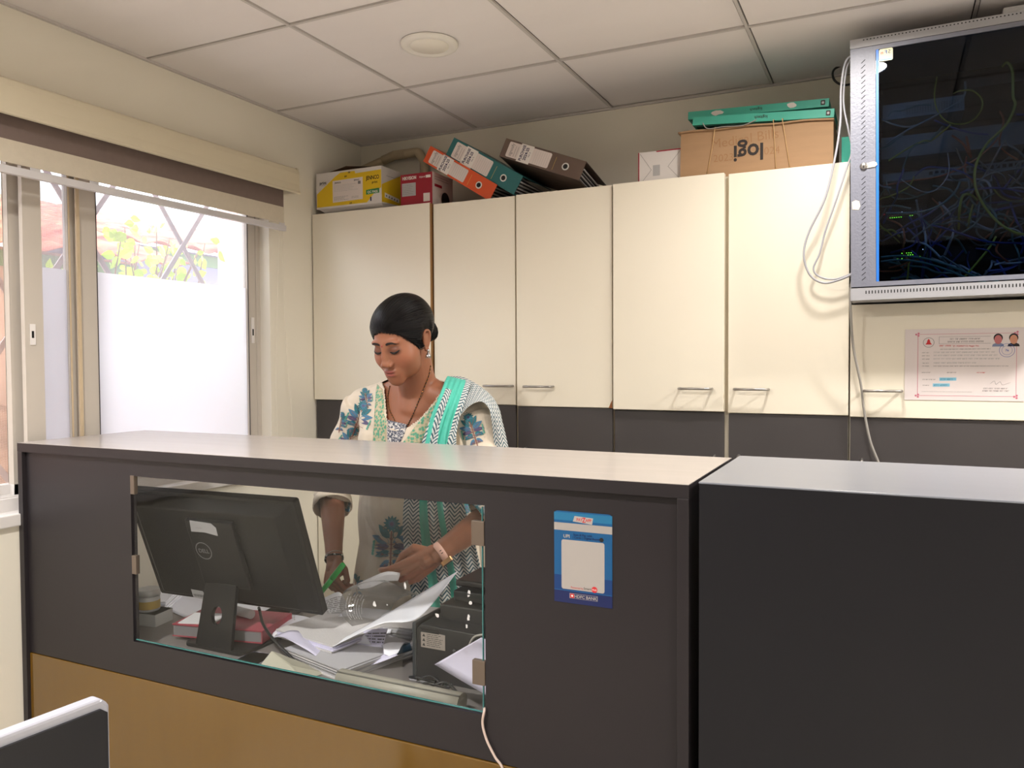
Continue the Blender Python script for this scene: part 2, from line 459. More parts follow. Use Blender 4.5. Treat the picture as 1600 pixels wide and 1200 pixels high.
# ================================================================ OUTSIDE THE WINDOW
m_roof = None
def corrugated_mat():
    m = bpy.data.materials.new('roof_sheet_rust_red'); m.use_nodes = True; n = m.node_tree.nodes; l = m.node_tree.links
    p = n['Principled BSDF']; p.inputs['Roughness'].default_value = 0.8
    tc = n.new('ShaderNodeTexCoord'); mp = n.new('ShaderNodeMapping'); mp.inputs['Scale'].default_value = (4, 1.0, 9); l.new(tc.outputs['Object'], mp.inputs[0])
    nz = n.new('ShaderNodeTexNoise'); nz.inputs['Scale'].default_value = 1.6; nz.inputs['Detail'].default_value = 6; l.new(mp.outputs[0], nz.inputs['Vector'])
    cr = n.new('ShaderNodeValToRGB'); e = cr.color_ramp.elements
    e[0].position = 0.3; e[0].color = (*s2l((150, 70, 60)), 1); e[1].position = 0.7; e[1].color = (*s2l((222, 150, 120)), 1)
    l.new(nz.outputs['Fac'], cr.inputs[0]); l.new(cr.outputs[0], p.inputs['Base Color'])
    return m
m_roof = corrugated_mat()
m_plaster = mat('outside_plaster_pink', (196, 160, 140), 0.9, var=0.25, vscale=2.5)
m_fascia = mat('outside_fascia_green', (120, 150, 110), 0.8, var=0.1)
m_earth = mat('outside_rubble', (128, 96, 78), 0.95, var=0.5, vscale=9, bump=0.5, bscale=20)
m_bars = mat('grille_bar_grey', (176, 160, 160), 0.6, var=0.1)
m_ground = mat('outside_ground', (170, 150, 130), 0.95, var=0.2, vscale=2)
# neighbouring shed: walls and corrugated roof
def shed(x0, y0, x1, y1, z, zr, label, wm=None):
    t = empty('shed', ((x0+x1)/2, (y0+y1)/2, -0.4), label, 'building')
    L = -Vector(t.location)
    def part(b, n):
        o = b.build(n, None); o.parent = t; o.matrix_parent_inverse = Matrix.Translation(L); return o
    b = MB(); b.box((x0, y0, -0.4), (x1, y1, z), wm or m_plaster); part(b, 'wall')
    b = MB(); b.box((x1, y0, z-0.12), (x1+0.02, y1, z-0.02), m_fascia); part(b, 'fascia')
    def rf(u, v):
        return (x1+0.35+(x0-x1-0.35)*v, y0-0.2+(y1-y0+0.4)*u, z-0.02+(zr-z)*v+0.022*sin(u*(y1-y0)/0.076*pi*0.5))
    b = MB(); b.grid(rf, 220, 2, m_roof, smooth=True)
    o = part(b, 'roof'); sd = o.modifiers.new('thickness', 'SOLIDIFY'); sd.thickness = 0.01
    return t
shed(-8.0, -3.0, -5.0, 4.1, HC+0.72, HC+1.75, 'low shed with a rusty red corrugated roof outside the window, nearest to its left edge')
shed(-9.5, 4.5, -5.8, 9.0, HC+1.0, HC+2.0, 'plastered shed with a red corrugated roof outside the window, farther off to the right', mat('outside_plaster_grey', (150, 150, 168), 0.9, var=0.15, vscale=2))
b = MB(); b.box((-16, -10, -0.5), (XO-0.05, 22, -0.4), m_ground); struct(b.build('floor_outside'))
b = MB(); b.box((-4.25, 4.15, -0.4), (-4.05, 5.2, 4.2), mat('outside_wall_pale', (214, 184, 176), 0.9, var=0.2, vscale=12, bump=0.4, bscale=30))
tag(b.build('garden_wall'), 'rough pale pink wall standing outside the right end of the window', 'wall')
b = MB()
def mound(u, v):
    x = -4.95+1.5*u; y = 0.5+3.4*v
    return (x, y, -0.4+(1.75+0.75*v)*(sin(pi*min(1, max(0, u)))**0.7)*(0.75+0.25*noise.noise((x*2, y*2, 0)))+0.12*noise.noise((x*5, y*5, 3)))
b.grid(mound, 40, 90, m_earth)
tag(b.build('rubble_heap'), 'brown heap of rubble and earth outside behind the frosted film', 'rubble', kind='stuff')
# grille of crossing flat bars just outside the window
t = empty('window_grille', (XL-0.26, 1.4, 1.0), 'folding metal grille of crossing diagonal bars outside the window glass', 'window grille')
def gpart(b, n):
    o = b.build(n, None); o.parent = t; o.matrix_parent_inverse = Matrix.Translation(-Vector(t.location)); return o
gx = XL-0.26
def dbar(y0, z0, y1, z1, x=gx):
    d = Vector((0, y1-y0, z1-z0)); L = d.length
    M = frame_m((x, y0, z0), d, (1, 0, 0))
    b = MB(); b.box((0, -0.003, -0.009), (L, 0.003, 0.009), m_bars, M); return gpart(b, 'diagonal_bar')
H0, H1 = 0.95, 2.25
for k in range(-2, 7):
    y = 0.30+k*0.42
    dbar(y, H0, y+0.92, H1); dbar(y+0.92, H0, y, H1, gx-0.007)
for yy in (0.35, 1.1, 2.55):
    b = MB(); b.box((gx-0.02, yy-0.01, H0), (gx+0.004, yy+0.01, H1), m_bars); gpart(b, 'upright')
b = MB(); b.box((gx-0.02, -0.3, H0-0.01), (gx+0.004, 3.1, H0+0.01), m_bars); gpart(b, 'rail')
b = MB(); b.box((gx-0.02, -0.3, H1-0.01), (gx+0.004, 3.1, H1+0.01), m_bars); gpart(b, 'rail')
# young tree with heart shaped leaves
m_leaf = mat('leaf_yellow_green', (176, 206, 60), 0.5, var=0.25, vscale=5)
m_leaf.node_tree.nodes['Principled BSDF'].inputs['Subsurface Weight'].default_value = 0.0
m_twig = mat('twig_brown', (120, 90, 70), 0.8, var=0.1)
pt = empty('leafy_shrub', (-3.05, 2.45, -0.4), 'bright yellow-green leafy shrub outside the window behind the grille', 'shrub')
b = MB(); rnd = random.Random(5); LV = MB()
for s_ in range(22):
    base = Vector((-3.05+rnd.uniform(-.05, .05), 2.45+rnd.uniform(-.05, .05), 1.05))
    tip = Vector((-3.05+rnd.uniform(-.2, .2), 2.52+rnd.uniform(-.30, .30), 1.95+rnd.uniform(-.12, .12)))
    mid = (base+tip)/2+Vector((0, rnd.uniform(-.1, .1), 0.05))
    P = catmull([base, mid, tip], 6); b.tube(P, [0.006*(1-i/len(P))+0.0015 for i in range(len(P))], m_twig, 5)
    for k in range(14):
        q = P[rnd.randrange(4, len(P))]+Vector((rnd.uniform(-.08, .08), rnd.uniform(-.08, .08), rnd.uniform(-.07, .07)))
        L = rnd.uniform(0.03, 0.062)
        e1 = Vector((rnd.uniform(-.5, .5), rnd.uniform(-1, 1), rnd.uniform(-.7, .5))).normalized(); e2 = Vector((rnd.uniform(-.6, .6), rnd.uniform(-.4, .4), 1))
        M = frame_m(q, e1, e2)
        o2 = [(0, 0, 0), (.25*L, .36*L, .03*L), (.55*L, .40*L, .05*L), (.85*L, .2*L, .02*L), (1.1*L, 0, -.05*L), (.85*L, -.2*L, .02*L), (.55*L, -.40*L, .05*L), (.25*L, -.36*L, .03*L), (.5*L, 0, -.03*L)]
        LV.add(o2, [(8, i, (i+1)) for i in range(7)]+[(8, 7, 0)], m_leaf, M)
b.tube([(-3.05, 2.45, -0.42), (-3.05, 2.45, 1.1)], 0.018, m_twig, 8)
for q, nme in ((b, 'stem'), (LV, 'foliage')):
    o = q.build(nme, None); o.parent = pt; o.matrix_parent_inverse = Matrix.Translation(-Vector(pt.location))
    if nme == 'foliage': sd = o.modifiers.new('thickness', 'SOLIDIFY'); sd.thickness = 0.0008
# ================================================================ RECEPTION COUNTER
m_lam = mat('laminate_charcoal', (38, 34, 37), 0.42, var=0.05, vscale=3, spec=0.4)
m_lam_top = mat('laminate_top_grey', (176, 168, 163), 0.22, var=0.04, vscale=5, stretch=(1, 6, 1), spec=0.5)
m_yel = mat('laminate_mustard', (104, 76, 27), 0.12, var=0.04, vscale=4, stretch=(6, 1, 1), coat=0.4)
m_hinge = mat('glass_clip_brown', (112, 99, 88), 0.4, metal=0.4, var=0.05)
ZT = HC-0.224
def grouped(root):
    inv = Matrix.Translation(-Vector(root.location))
    def part(b, name, parent=None, **k):
        o = b.build(name, None, **k)
        if parent: o.parent = parent
        else: o.parent = root; o.matrix_parent_inverse = inv
        return o
    return part
CX0, CX1, CY0, CY1 = XL+0.004, -0.323, 1.40, 1.82
ct = empty('reception_counter', ((CX0+CX1)/2, CY0, 0), 'long charcoal reception counter with a glass opening and mustard lower panel', 'counter')
P_ = grouped(ct)
b = MB(); b.box((CX0, CY0, ZT-0.024), (CX1, CY1, ZT), m_lam); b.box((CX0+0.0005, CY0+0.0005, ZT), (CX1-0.0005, CY1-0.0005, ZT+0.0012), m_lam_top)
P_(b, 'counter_top')
b = MB(); b.box((CX1-0.021, CY0, 0), (CX1, CY1, ZT-0.0245), m_lam); P_(b, 'side_panel', bevel=0.001)
b = MB(); b.box((CX0, CY0, 0), (CX0+0.019, CY0+0.032, ZT-0.0245), m_lam); P_(b, 'side_panel', bevel=0.001)
YP = CY0+0.012
OX0, OX1, OZ0, OZ1 = -1.760, -0.737, HC-0.721, HC-0.2925
ZY = HC-0.812
b = MB()
b.box((CX0+0.0195, YP, ZY), (OX0, YP+0.018, ZT-0.025), m_lam); b.box((OX1, YP, ZY), (CX1-0.0215, YP+0.018, ZT-0.025), m_lam)
b.box((OX0, YP, OZ1), (OX1, YP+0.018, ZT-0.025), m_lam); b.box((OX0, YP, ZY), (OX1, YP+0.018, OZ0), m_lam)
P_(b, 'front_panel')
b = MB(); b.box((CX0+0.0195, YP-0.003, 0.08), (CX1-0.0215, YP+0.018, ZY-0.002), m_yel); P_(b, 'lower_panel', bevel=0.0015)
m_cglass = glass_mat('counter_glass', tint=(0.985, 0.995, 0.995), refl=0.4)
m_gedge = mat('glass_edge_green', (60, 120, 120), 0.1, var=0)
GY = YP+0.004
b = MB(); b.box((OX0+0.006, GY, OZ0+0.006), (OX1-0.008, GY+0.0001, OZ1-0.004), m_cglass); 
b.box((OX1-0.0085, GY-0.001, OZ0+0.006), (OX1-0.0065, GY+0.003, OZ1-0.004), m_gedge); b.box((OX0+0.006, GY-0.001, OZ0+0.004), (OX1-0.0065, GY+0.003, OZ0+0.006), m_gedge)
gp = P_(b, 'glass_pane')
for (x, z, w, h) in ((OX0+0.001, 1.356-0.245, 0.014, 0.048), (OX0+0.001, 1.12-0.245+0.03, 0.016, 0.048), (OX1-0.030, HC-0.375, 0.029, 0.050), (OX1-0.030, HC-0.66, 0.029, 0.050)):
    b = MB(); b.box((x, GY-0.006, z), (x+w, GY+0.006, z+h), m_hinge)
    o = b.build('glass_clip', None, bevel=0.001); o.parent = gp
# payment sticker on the front panel (the square code is left out)
m_bl1 = mat('sticker_blue', (20, 84, 134), 0.35, var=0.0); m_bl2 = mat('sticker_navy', (22, 34, 84), 0.35, var=0)
m_bl0 = mat('sticker_cyan', (36, 110, 152), 0.35, var=0)
m_wht = mat('print_white', (232, 226, 220), 0.5, var=0); m_red = mat('print_red', (196, 40, 44), 0.5, var=0)
m_blk = mat('print_black', (20, 20, 22), 0.5, var=0)
s0 = ay(866, 797, YP); s1 = ay(957, 951, YP)
SX0, SX1, SZ1, SZ0 = s0.x, s1.x, s0.z, s1.z
sw, sh = SX1-SX0, SZ1-SZ0
b = MB()
def rrect(x0, y0, x1, y1, r, n=5):
    P = []
    for cx, cy, a in ((x1-r, y0+r, -90), (x1-r, y1-r, 0), (x0+r, y1-r, 90), (x0+r, y0+r, 180)):
        for k in range(n+1): t_ = radians(a+90*k/n); P.append((cx+r*cos(t_), cy+r*sin(t_)))
    return P
m_stw = mat('sticker_white', (166, 160, 156), 0.5, var=0.02)
MS = FRONT(SX0, YP-0.0004, SZ0)
def SQ(x0, y0, x1, y1, m, d=0.0002): b.prism([(x0*sw, y0*sh), (x1*sw, y0*sh), (x1*sw, y1*sh), (x0*sw, y1*sh)], 0, d, m, MS)
b.prism(rrect(0, 0, sw, sh, 0.007), 0, 0.0004, m_bl1, MS)
SQ(0.0, 0.0, 1, 0.13, m_bl2, 0.0005); SQ(0, 0.14, 1, 0.30, mat('sticker_deep_blue', (16, 56, 112), 0.35, var=0), 0.0005)
SQ(0, 0.90, 1, 0.985, m_bl0, 0.0005)
SQ(0, 0.79, 1, 0.872, mat('sticker_cream_band', (160, 154, 150), 0.5, var=0), 0.0006)
b.prism(rrect(0.13*sw, 0.15*sh, 0.87*sw, 0.69*sh, 0.004), 0, 0.0007, m_stw, MS)
def ST(s, x, y, size, m, bold=0.0, sx=1.0, d=0.0009): b.text(s, size*sh, m, MS @ Matrix.Translation((x*sw, y*sh, d)), bold, sx)
b.prism([(0.33*sw, 0.895*sh), (0.66*sw, 0.875*sh), (0.68*sw, 0.945*sh), (0.36*sw, 0.955*sh)], 0, 0.0007, m_stw, MS)
ST('PAY', 0.445, 0.904, 0.046, m_red, 0.012, 0.85); ST('Z', 0.522, 0.893, 0.074, m_red, 0.02, 0.8); ST('APP', 0.60, 0.902, 0.046, m_red, 0.012, 0.85)
ST('Scan & Pay with', 0.5, 0.742, 0.034, m_bl2, 0.01); ST('UPI', 0.22, 0.712, 0.052, m_stw, 0.02)
ST('| Cards | Digital Rupee', 0.56, 0.712, 0.034, m_bl2, 0.01)
b.prism([(0.82*sw+0.035*sw*cos(a*pi/8), 0.722*sh+0.035*sw*sin(a*pi/8)) for a in range(16)], 0, 0.0007, m_blk, MS)
ST('Powered by', 0.40, 0.165, 0.030, m_red); ST('Smart', 0.58, 0.168, 0.036, m_blk)
b.prism([(0.70*sw+0.05*sw*cos(a*pi/8), 0.178*sh+0.05*sw*sin(a*pi/8)) for a in range(16)], 0, 0.0008, m_red, MS)
ST('Hub', 0.70, 0.168, 0.030, m_wht, d=0.001)
SQ(0.27, 0.055, 0.75, 0.110, m_stw, 0.0006); SQ(0.278, 0.058, 0.742, 0.107, m_bl2, 0.0007)
SQ(0.28, 0.060, 0.35, 0.105, m_red, 0.0008); SQ(0.30, 0.073, 0.33, 0.092, m_wht, 0.0009)
ST('HDFC BANK', 0.545, 0.066, 0.046, m_stw, 0.02)
tag(b.build('payment_sticker', weld=False), 'blue and white bank payment sticker stuck on the charcoal counter front', 'sticker')
# black cabinet at the right end of the counter
bc = empty('low_cabinet', (0.3, 1.42, 0), 'matt black low cabinet with a grey top, right of the counter', 'cabinet')
P_ = grouped(bc)
m_bk = mat('laminate_black', (23, 23, 28), 0.45, var=0.05, spec=0.35)
BX0, BX1, BY0, BY1, BZ = -0.306, 1.05, 1.40, 1.818, HC-0.217
m_top2 = mat('laminate_top_slate', (128, 132, 142), 0.28, var=0.04, vscale=4, stretch=(1, 6, 1))  # same laminate as the counter; bluish reflection and shade put into the colour
b = MB(); b.box((BX0+0.001, BY0+0.001, 0.06), (BX1, BY1, BZ-0.003), m_bk); P_(b, 'body')
b = MB(); b.box((BX0, BY0, BZ-0.003), (BX1, BY1, BZ), m_top2); P_(b, 'top', bevel=0.0008)
b = MB(); b.box((BX0+0.03, BY0+0.03, 0), (BX1-0.03, BY1-0.02, 0.06), m_bk); P_(b, 'plinth')

# ================================================================ WALL OF CUPBOARDS
m_door = mat('cupboard_laminate_ivory', (236, 228, 210), 0.38, var=0.015, vscale=3)
m_edge = mat('cupboard_edge_brown', (150, 112, 70), 0.6, var=0.2, vscale=20, stretch=(1, 1, 0.2))
m_blackd = mat('cupboard_laminate_charcoal', (66, 62, 62), 0.5, var=0.08, vscale=5)
m_steel = mat('handle_steel', (170, 166, 162), 0.3, metal=0.9, var=0)
m_carc = mat('cupboard_carcass_ivory', (214, 204, 184), 0.6, var=0.03)
m_chip = mat('chipped_board', (150, 96, 60), 0.9, var=0.2, vscale=60)
YK = 2.688
ZD0, ZB1 = HC-0.168, HC-0.174
def bow_handle(x0, x1, z, parent, m=m_steel, y=YK):
    """flat bow handle: bar standing off the door on two feet"""
    b = MB(); r = 0.0042; d = 0.034
    P = [(x0, y, z), (x0, y-d+0.006, z), (x0+0.005, y-d, z), (x1-0.005, y-d, z), (x1, y-d+0.006, z), (x1, y, z)]
    b.tube(P, r, m, 10); o = b.build('handle', None); o.parent = parent; return o
def pull(x, z0, z1, parent, y=YK):
    b = MB(); P = catmull([(x, y, z1), (x, y-0.018, z1-0.002), (x, y-0.026, z1-0.018), (x, y-0.026, z0+0.018), (x, y-0.018, z0+0.002), (x, y, z0)], 5)
    b.tube(P, 0.0045, m_steel, 10); o = b.build('handle', None); o.parent = parent; return o
def cupboard(x0, x1, doors, label, ztop, low=None, ybody=None):
    t = empty('cupboard', ((x0+x1)/2, YK, 0), label, 'cupboard')
    P = grouped(t)
    b = MB(); b.box((x0+0.001, YK+0.0005, 0.0), (x1-0.001, YB-0.002, ztop-0.004), m_carc); P(b, 'body')
    for (dx0, dx1, dz1, proud, hx, brown) in doors:
        zb = ZD0-0.0095*(dx0+1.6)
        b = MB(); b.box((dx0, YK-0.018-proud, zb), (dx1, YK, dz1), m_door)
        if brown: b.box((dx1-0.0005, YK-0.0175-proud, zb), (dx1+0.0028, YK, dz1-0.001), m_edge)
        if hx and hx[2]: b.add([(dx1-0.013, YK-0.0185, zb-0.0005), (dx1+0.0005, YK-0.0185, zb-0.0005), (dx1+0.0005, YK-0.0185, zb+0.028), (dx1-0.005, YK-0.0185, zb+0.018)], [(0, 1, 2, 3)], m_chip)
        d = P(b, 'door', bevel=0.0012)
        if hx and hx[0] is not None: bow_handle(hx[0], hx[1], HC-0.098-0.002*(hx[0]+1.3), d, y=YK-0.018-proud)
        b = MB(); b.box((dx0+0.001, YK-0.012, HC-0.52), (dx1-0.001, YK, zb-0.003), m_blackd)
        dl = P(b, 'lower_door', bevel=0.001)
        if hx and hx[0] is not None:
            hxx = dx1-0.03 if hx[1] > (dx0+dx1)/2 else dx0+0.035
            pull(hxx, HC-0.42, HC-0.327+0.012*(dx0+1.2), dl, y=YK-0.012)
        b = MB(); b.box((dx0+0.001, YK-0.012, 0.06), (dx1-0.001, YK, HC-0.526), m_door); P(b, 'base_door', bevel=0.001)
    return t
E0 = XL+0.004
cupboard(E0, -1.617, [(E0+0.002, -1.622, HC+0.610, 0.006, None, True)], 'ivory cupboard with one wide plain door beside the window wall', HC+0.605)
cupboard(-1.616, -0.884, [(-1.611, -1.262, HC+0.604, -0.004, (-1.383, -1.273, False), False), (-1.255, -0.886, HC+0.606, 0.0, (-1.216, -1.109, True), False)],
         'ivory two-door cupboard with steel bow handles, directly behind the woman', HC+0.603)
cupboard(-0.883, -0.121, [(-0.879, -0.500, HC+0.606, 0.010, (-0.642, -0.537, False), False), (-0.487, -0.122, HC+0.602, 0.0, (-0.463, -0.359, False), False)],
         'ivory two-door cupboard under the big brown cardboard box', HC+0.602)
cupboard(-0.120, 0.80, [(-0.117, 0.345, HC+0.163, 0.0, (-0.077, 0.026, False), False), (0.350, 0.798, HC+0.163, 0.0, (0.40, 0.50, False), False)],
         'shorter ivory cupboard with charcoal lower doors beneath the metal rack', HC+0.160)
# ================================================================ THINGS ON TOP OF THE CUPBOARDS
ZC = HC+0.603           # top of the cupboards
m_ybox = mat('carton_yellow', (226, 188, 24), 0.5, var=0.05)
m_wbox = mat('carton_white', (214, 208, 204), 0.55, var=0.04)
m_rbox = mat('carton_red', (150, 14, 40), 0.4, var=0.05)
m_lab = mat('label_paper', (222, 210, 204), 0.6, var=0.03)
m_grn = mat('print_green', (50, 130, 70), 0.5, var=0)
m_gry = mat('print_grey', (120, 116, 116), 0.6, var=0)
m_gry2 = mat('print_pale_grey', (170, 168, 168), 0.6, var=0)
m_card = mat('cardboard_brown', (166, 132, 98), 0.8, var=0.07, vscale=10, bump=0.15, bscale=120, stretch=(1, 1, 6))
m_carddk = mat('cardboard_inside', (104, 78, 56), 0.9, var=0.1)
def lines(b, M, x0, x1, y0, y1, n, m, d=0.0004, seed=1, h=0.0011):
    """small rows of print too fine to read in the photograph"""
    r = random.Random(seed)
    for k in range(n):
        y = y0+(y1-y0)*(k+0.5)/n; x = x0
        e = x1-(x1-x0)*r.uniform(0, 0.35)
        while x < e:
            w = min(r.uniform(0.003, 0.012), e-x); b.prism([(x, y), (x+w, y), (x+w, y+h), (x, y+h)], 0, d, m, M); x += w+0.0018
# yellow and white carton
bx = empty('cardboard_box', (-2.03, 2.75, ZC), 'yellow and white printed carton on the cupboard in the corner', 'box')
P = grouped(bx)
x0, x1, y0, y1, z0, z1 = -2.180, -1.852, 2.676, 2.812, HC+0.632, HC+0.780
b = MB(); b.box((x0, y0, z0), (x1, y1, z1), m_wbox)
F = FRONT(x0, y0-0.0003, z0); W, Hh = x1-x0, z1-z0
def Q(pts, m, d=0.0003): b.prism([(p[0]*W, p[1]*Hh) for p in pts], 0, d, m, F)
Q([(0.01, 0.05), (0.01, 0.42), (0.30, 0.86), (0.38, 0.95), (0.60, 0.95), (0.61, 0.88), (0.995, 0.90), (0.995, 0.42), (0.90, 0.30), (0.78, 0.05)], m_ybox)
Q([(0.26, 0.14), (0.72, 0.16), (0.72, 0.76), (0.26, 0.74)], m_lab, 0.0006)
lines(b, F, 0.28*W, 0.52*W, 0.18*Hh, 0.30*Hh, 4, m_gry, 0.0008, 3); lines(b, F, 0.28*W, 0.68*W, 0.42*Hh, 0.62*Hh, 5, m_gry2, 0.0008, 4); lines(b, F, 0.55*W, 0.69*W, 0.20*Hh, 0.27*Hh, 2, m_gry, 0.0008, 5)
b.text('jennco', 0.012, m_blk, F @ Matrix.Translation((0.34*W, 0.66*Hh, 0.0009)), 0.02); b.text('jennco', 0.010, m_blk, F @ Matrix.Translation((0.63*W, 0.68*Hh, 0.0009)), 0.02)
Q([(0.65, 0.58), (0.69, 0.58), (0.69, 0.66), (0.65, 0.66)], m_gry, 0.0009)
b.text('JENNCO', 0.022, m_blk, F @ Matrix.Translation((0.87*W, 0.66*Hh, 0.0009)), 0.02, 0.75); b.text('print', 0.014, m_blk, F @ Matrix.Translation((0.90*W, 0.55*Hh, 0.0009)), 0.01)
b.text('print', 0.018, m_blk, F @ Matrix.Translation((0.11*W, 0.68*Hh, 0.0009)), 0.02); lines(b, F, 0.08*W, 0.15*W, 0.63*Hh, 0.66*Hh, 1, m_gry, 0.0008, 8)
Q([(0.77, 0.26), (0.965, 0.28), (0.965, 0.41), (0.77, 0.39)], m_grn, 0.0007); b.text('QC PASS', 0.013, m_wht, F @ Matrix.Translation((0.868*W, 0.295*Hh, 0.0011)), 0.02)
Q([(0.83, 0.08), (0.85, 0.08), (0.85, 0.19), (0.83, 0.19)], mat('print_navy', (40, 40, 80), 0.5, var=0), 0.0007)
for (tx, tz) in ((0.50, 0.90), (0.445, 0.80), (0.52, 0.05)):
    for k in range(3): Q([(tx+k*0.012, tz), (tx+k*0.012+0.007, tz+0.01), (tx+k*0.012+0.010, tz+0.05), (tx+k*0.012+0.003, tz+0.05)], m_blk, 0.0007)
# right side print
S_ = frame_m((x1+0.0003, y0, z0), (0, 1, 0), (0, 0, 1)); D = y1-y0
b.prism([(0, 0.03*Hh), (D, 0.06*Hh), (D, 0.90*Hh), (0, 0.5*Hh)], 0, 0.0003, m_ybox, S_)
lines(b, S_, 0.25*D, 0.8*D, 0.74*Hh, 0.80*Hh, 1, m_gry, 0.0006, 9)
b.prism([(0.15*D, 0.17*Hh), (0.92*D, 0.13*Hh), (0.92*D, 0.24*Hh), (0.15*D, 0.30*Hh)], 0, 0.0005, m_wht, S_)
for k in range(5): b.prism([((0.2+k*0.14)*D, (0.21-k*0.012)*Hh), ((0.27+k*0.14)*D, (0.20-k*0.012)*Hh), ((0.25+k*0.14)*D, (0.26-k*0.012)*Hh)], 0, 0.0008, m_blk, S_)
P(b, 'carton', weld=False)
b = MB(); b.add([(x0+0.01, y0+0.002, z0), (x1-0.002, y0+0.002, z0), (x1-0.02, y0+0.05, ZC+0.001), (x0+0.05, y0+0.03, ZC+0.001), (x1-0.02, y1-0.01, ZC+0.001), (x0+0.05, y1-0.01, ZC+0.001), (x0+0.01, y1, z0), (x1-0.002, y1, z0)],
    [(0, 3, 2, 1), (3, 5, 4, 2), (0, 6, 5, 3), (1, 2, 4, 7), (5, 6, 7, 4)], m_wbox); P(b, 'bottom_flap')
b = MB()
b.prism([(x0+0.02, y0+0.03), (x0+0.20, y0-0.002), (x0+0.25, y0+0.06), (x0+0.10, y0+0.13)], z1+0.001, z1+0.003, m_carddk)
b.add([(x0+0.02, y0+0.02, z1), (x0+0.15, y0+0.005, z1+0.018), (x0+0.27, y0+0.06, z1+0.014), (x0+0.1, y0+0.12, z1+0.004)], [(0, 1, 2, 3)], m_carddk); P(b, 'top_flap')
# red and white carton
x0, x1, y0, y1, z0, z1 = -1.777, -1.630, 2.700, 2.86, ZC, HC+0.738
b = MB(); b.box((x0, y0, z0), (x1, y1, z1), m_wbox)
F = FRONT(x0, y0-0.0003, z0); W, Hh = x1-x0, z1-z0
Q([(0, 0), (1, 0), (1, 1), (0, 1)], m_rbox)
b.text('HIKVISION', 0.018, m_wht, F @ Matrix.Translation((0.28*W, 0.84*Hh, 0.0007)), 0.03, 0.75)
Q([(0.80, 0.84), (0.95, 0.84), (0.95, 0.92), (0.80, 0.92)], m_wht, 0.0006); b.text('Hybrid', 0.010, m_wht, F @ Matrix.Translation((0.69*W, 0.855*Hh, 0.0007)), 0.01)
Q([(0.04, 0.36), (0.48, 0.36), (0.48, 0.74), (0.04, 0.74)], m_gry2, 0.0005); lines(b, F, 0.06*W, 0.44*W, 0.40*Hh, 0.70*Hh, 6, m_gry, 0.0007, 11)
Q([(0.72, 0.16), (0.92, 0.16), (0.92, 0.40), (0.72, 0.40)], m_lab, 0.0006); Q([(0.70, 0.05), (0.94, 0.05), (0.94, 0.11), (0.70, 0.11)], m_lab, 0.0006)
lines(b, F, 0.03*W, 0.5*W, 0.04*Hh, 0.08*Hh, 1, m_lab, 0.0006, 12)
S_ = frame_m((x1+0.0003, y0, z0), (0, 1, 0), (0, 0, 1)); D = y1-y0
lines(b, S_, 0.1*D, 0.8*D, 0.78*Hh, 0.92*Hh, 2, m_gry, 0.0006, 14); b.prism([(0.1*D, 0.6*Hh), (0.45*D, 0.6*Hh), (0.45*D, 0.68*Hh), (0.1*D, 0.68*Hh)], 0, 0.0004, m_rbox, S_)
b.prism([(0.62*D+0.20*D*cos(a*pi/12), 0.28*Hh+0.20*D*sin(a*pi/12)) for a in range(24)], 0, 0.0005, m_blk, S_)
tag(b.build('cardboard_box', weld=False, loc=(0, 0, 0)), 'small crimson red carton with a pale label between yellow carton and orange file', 'box')
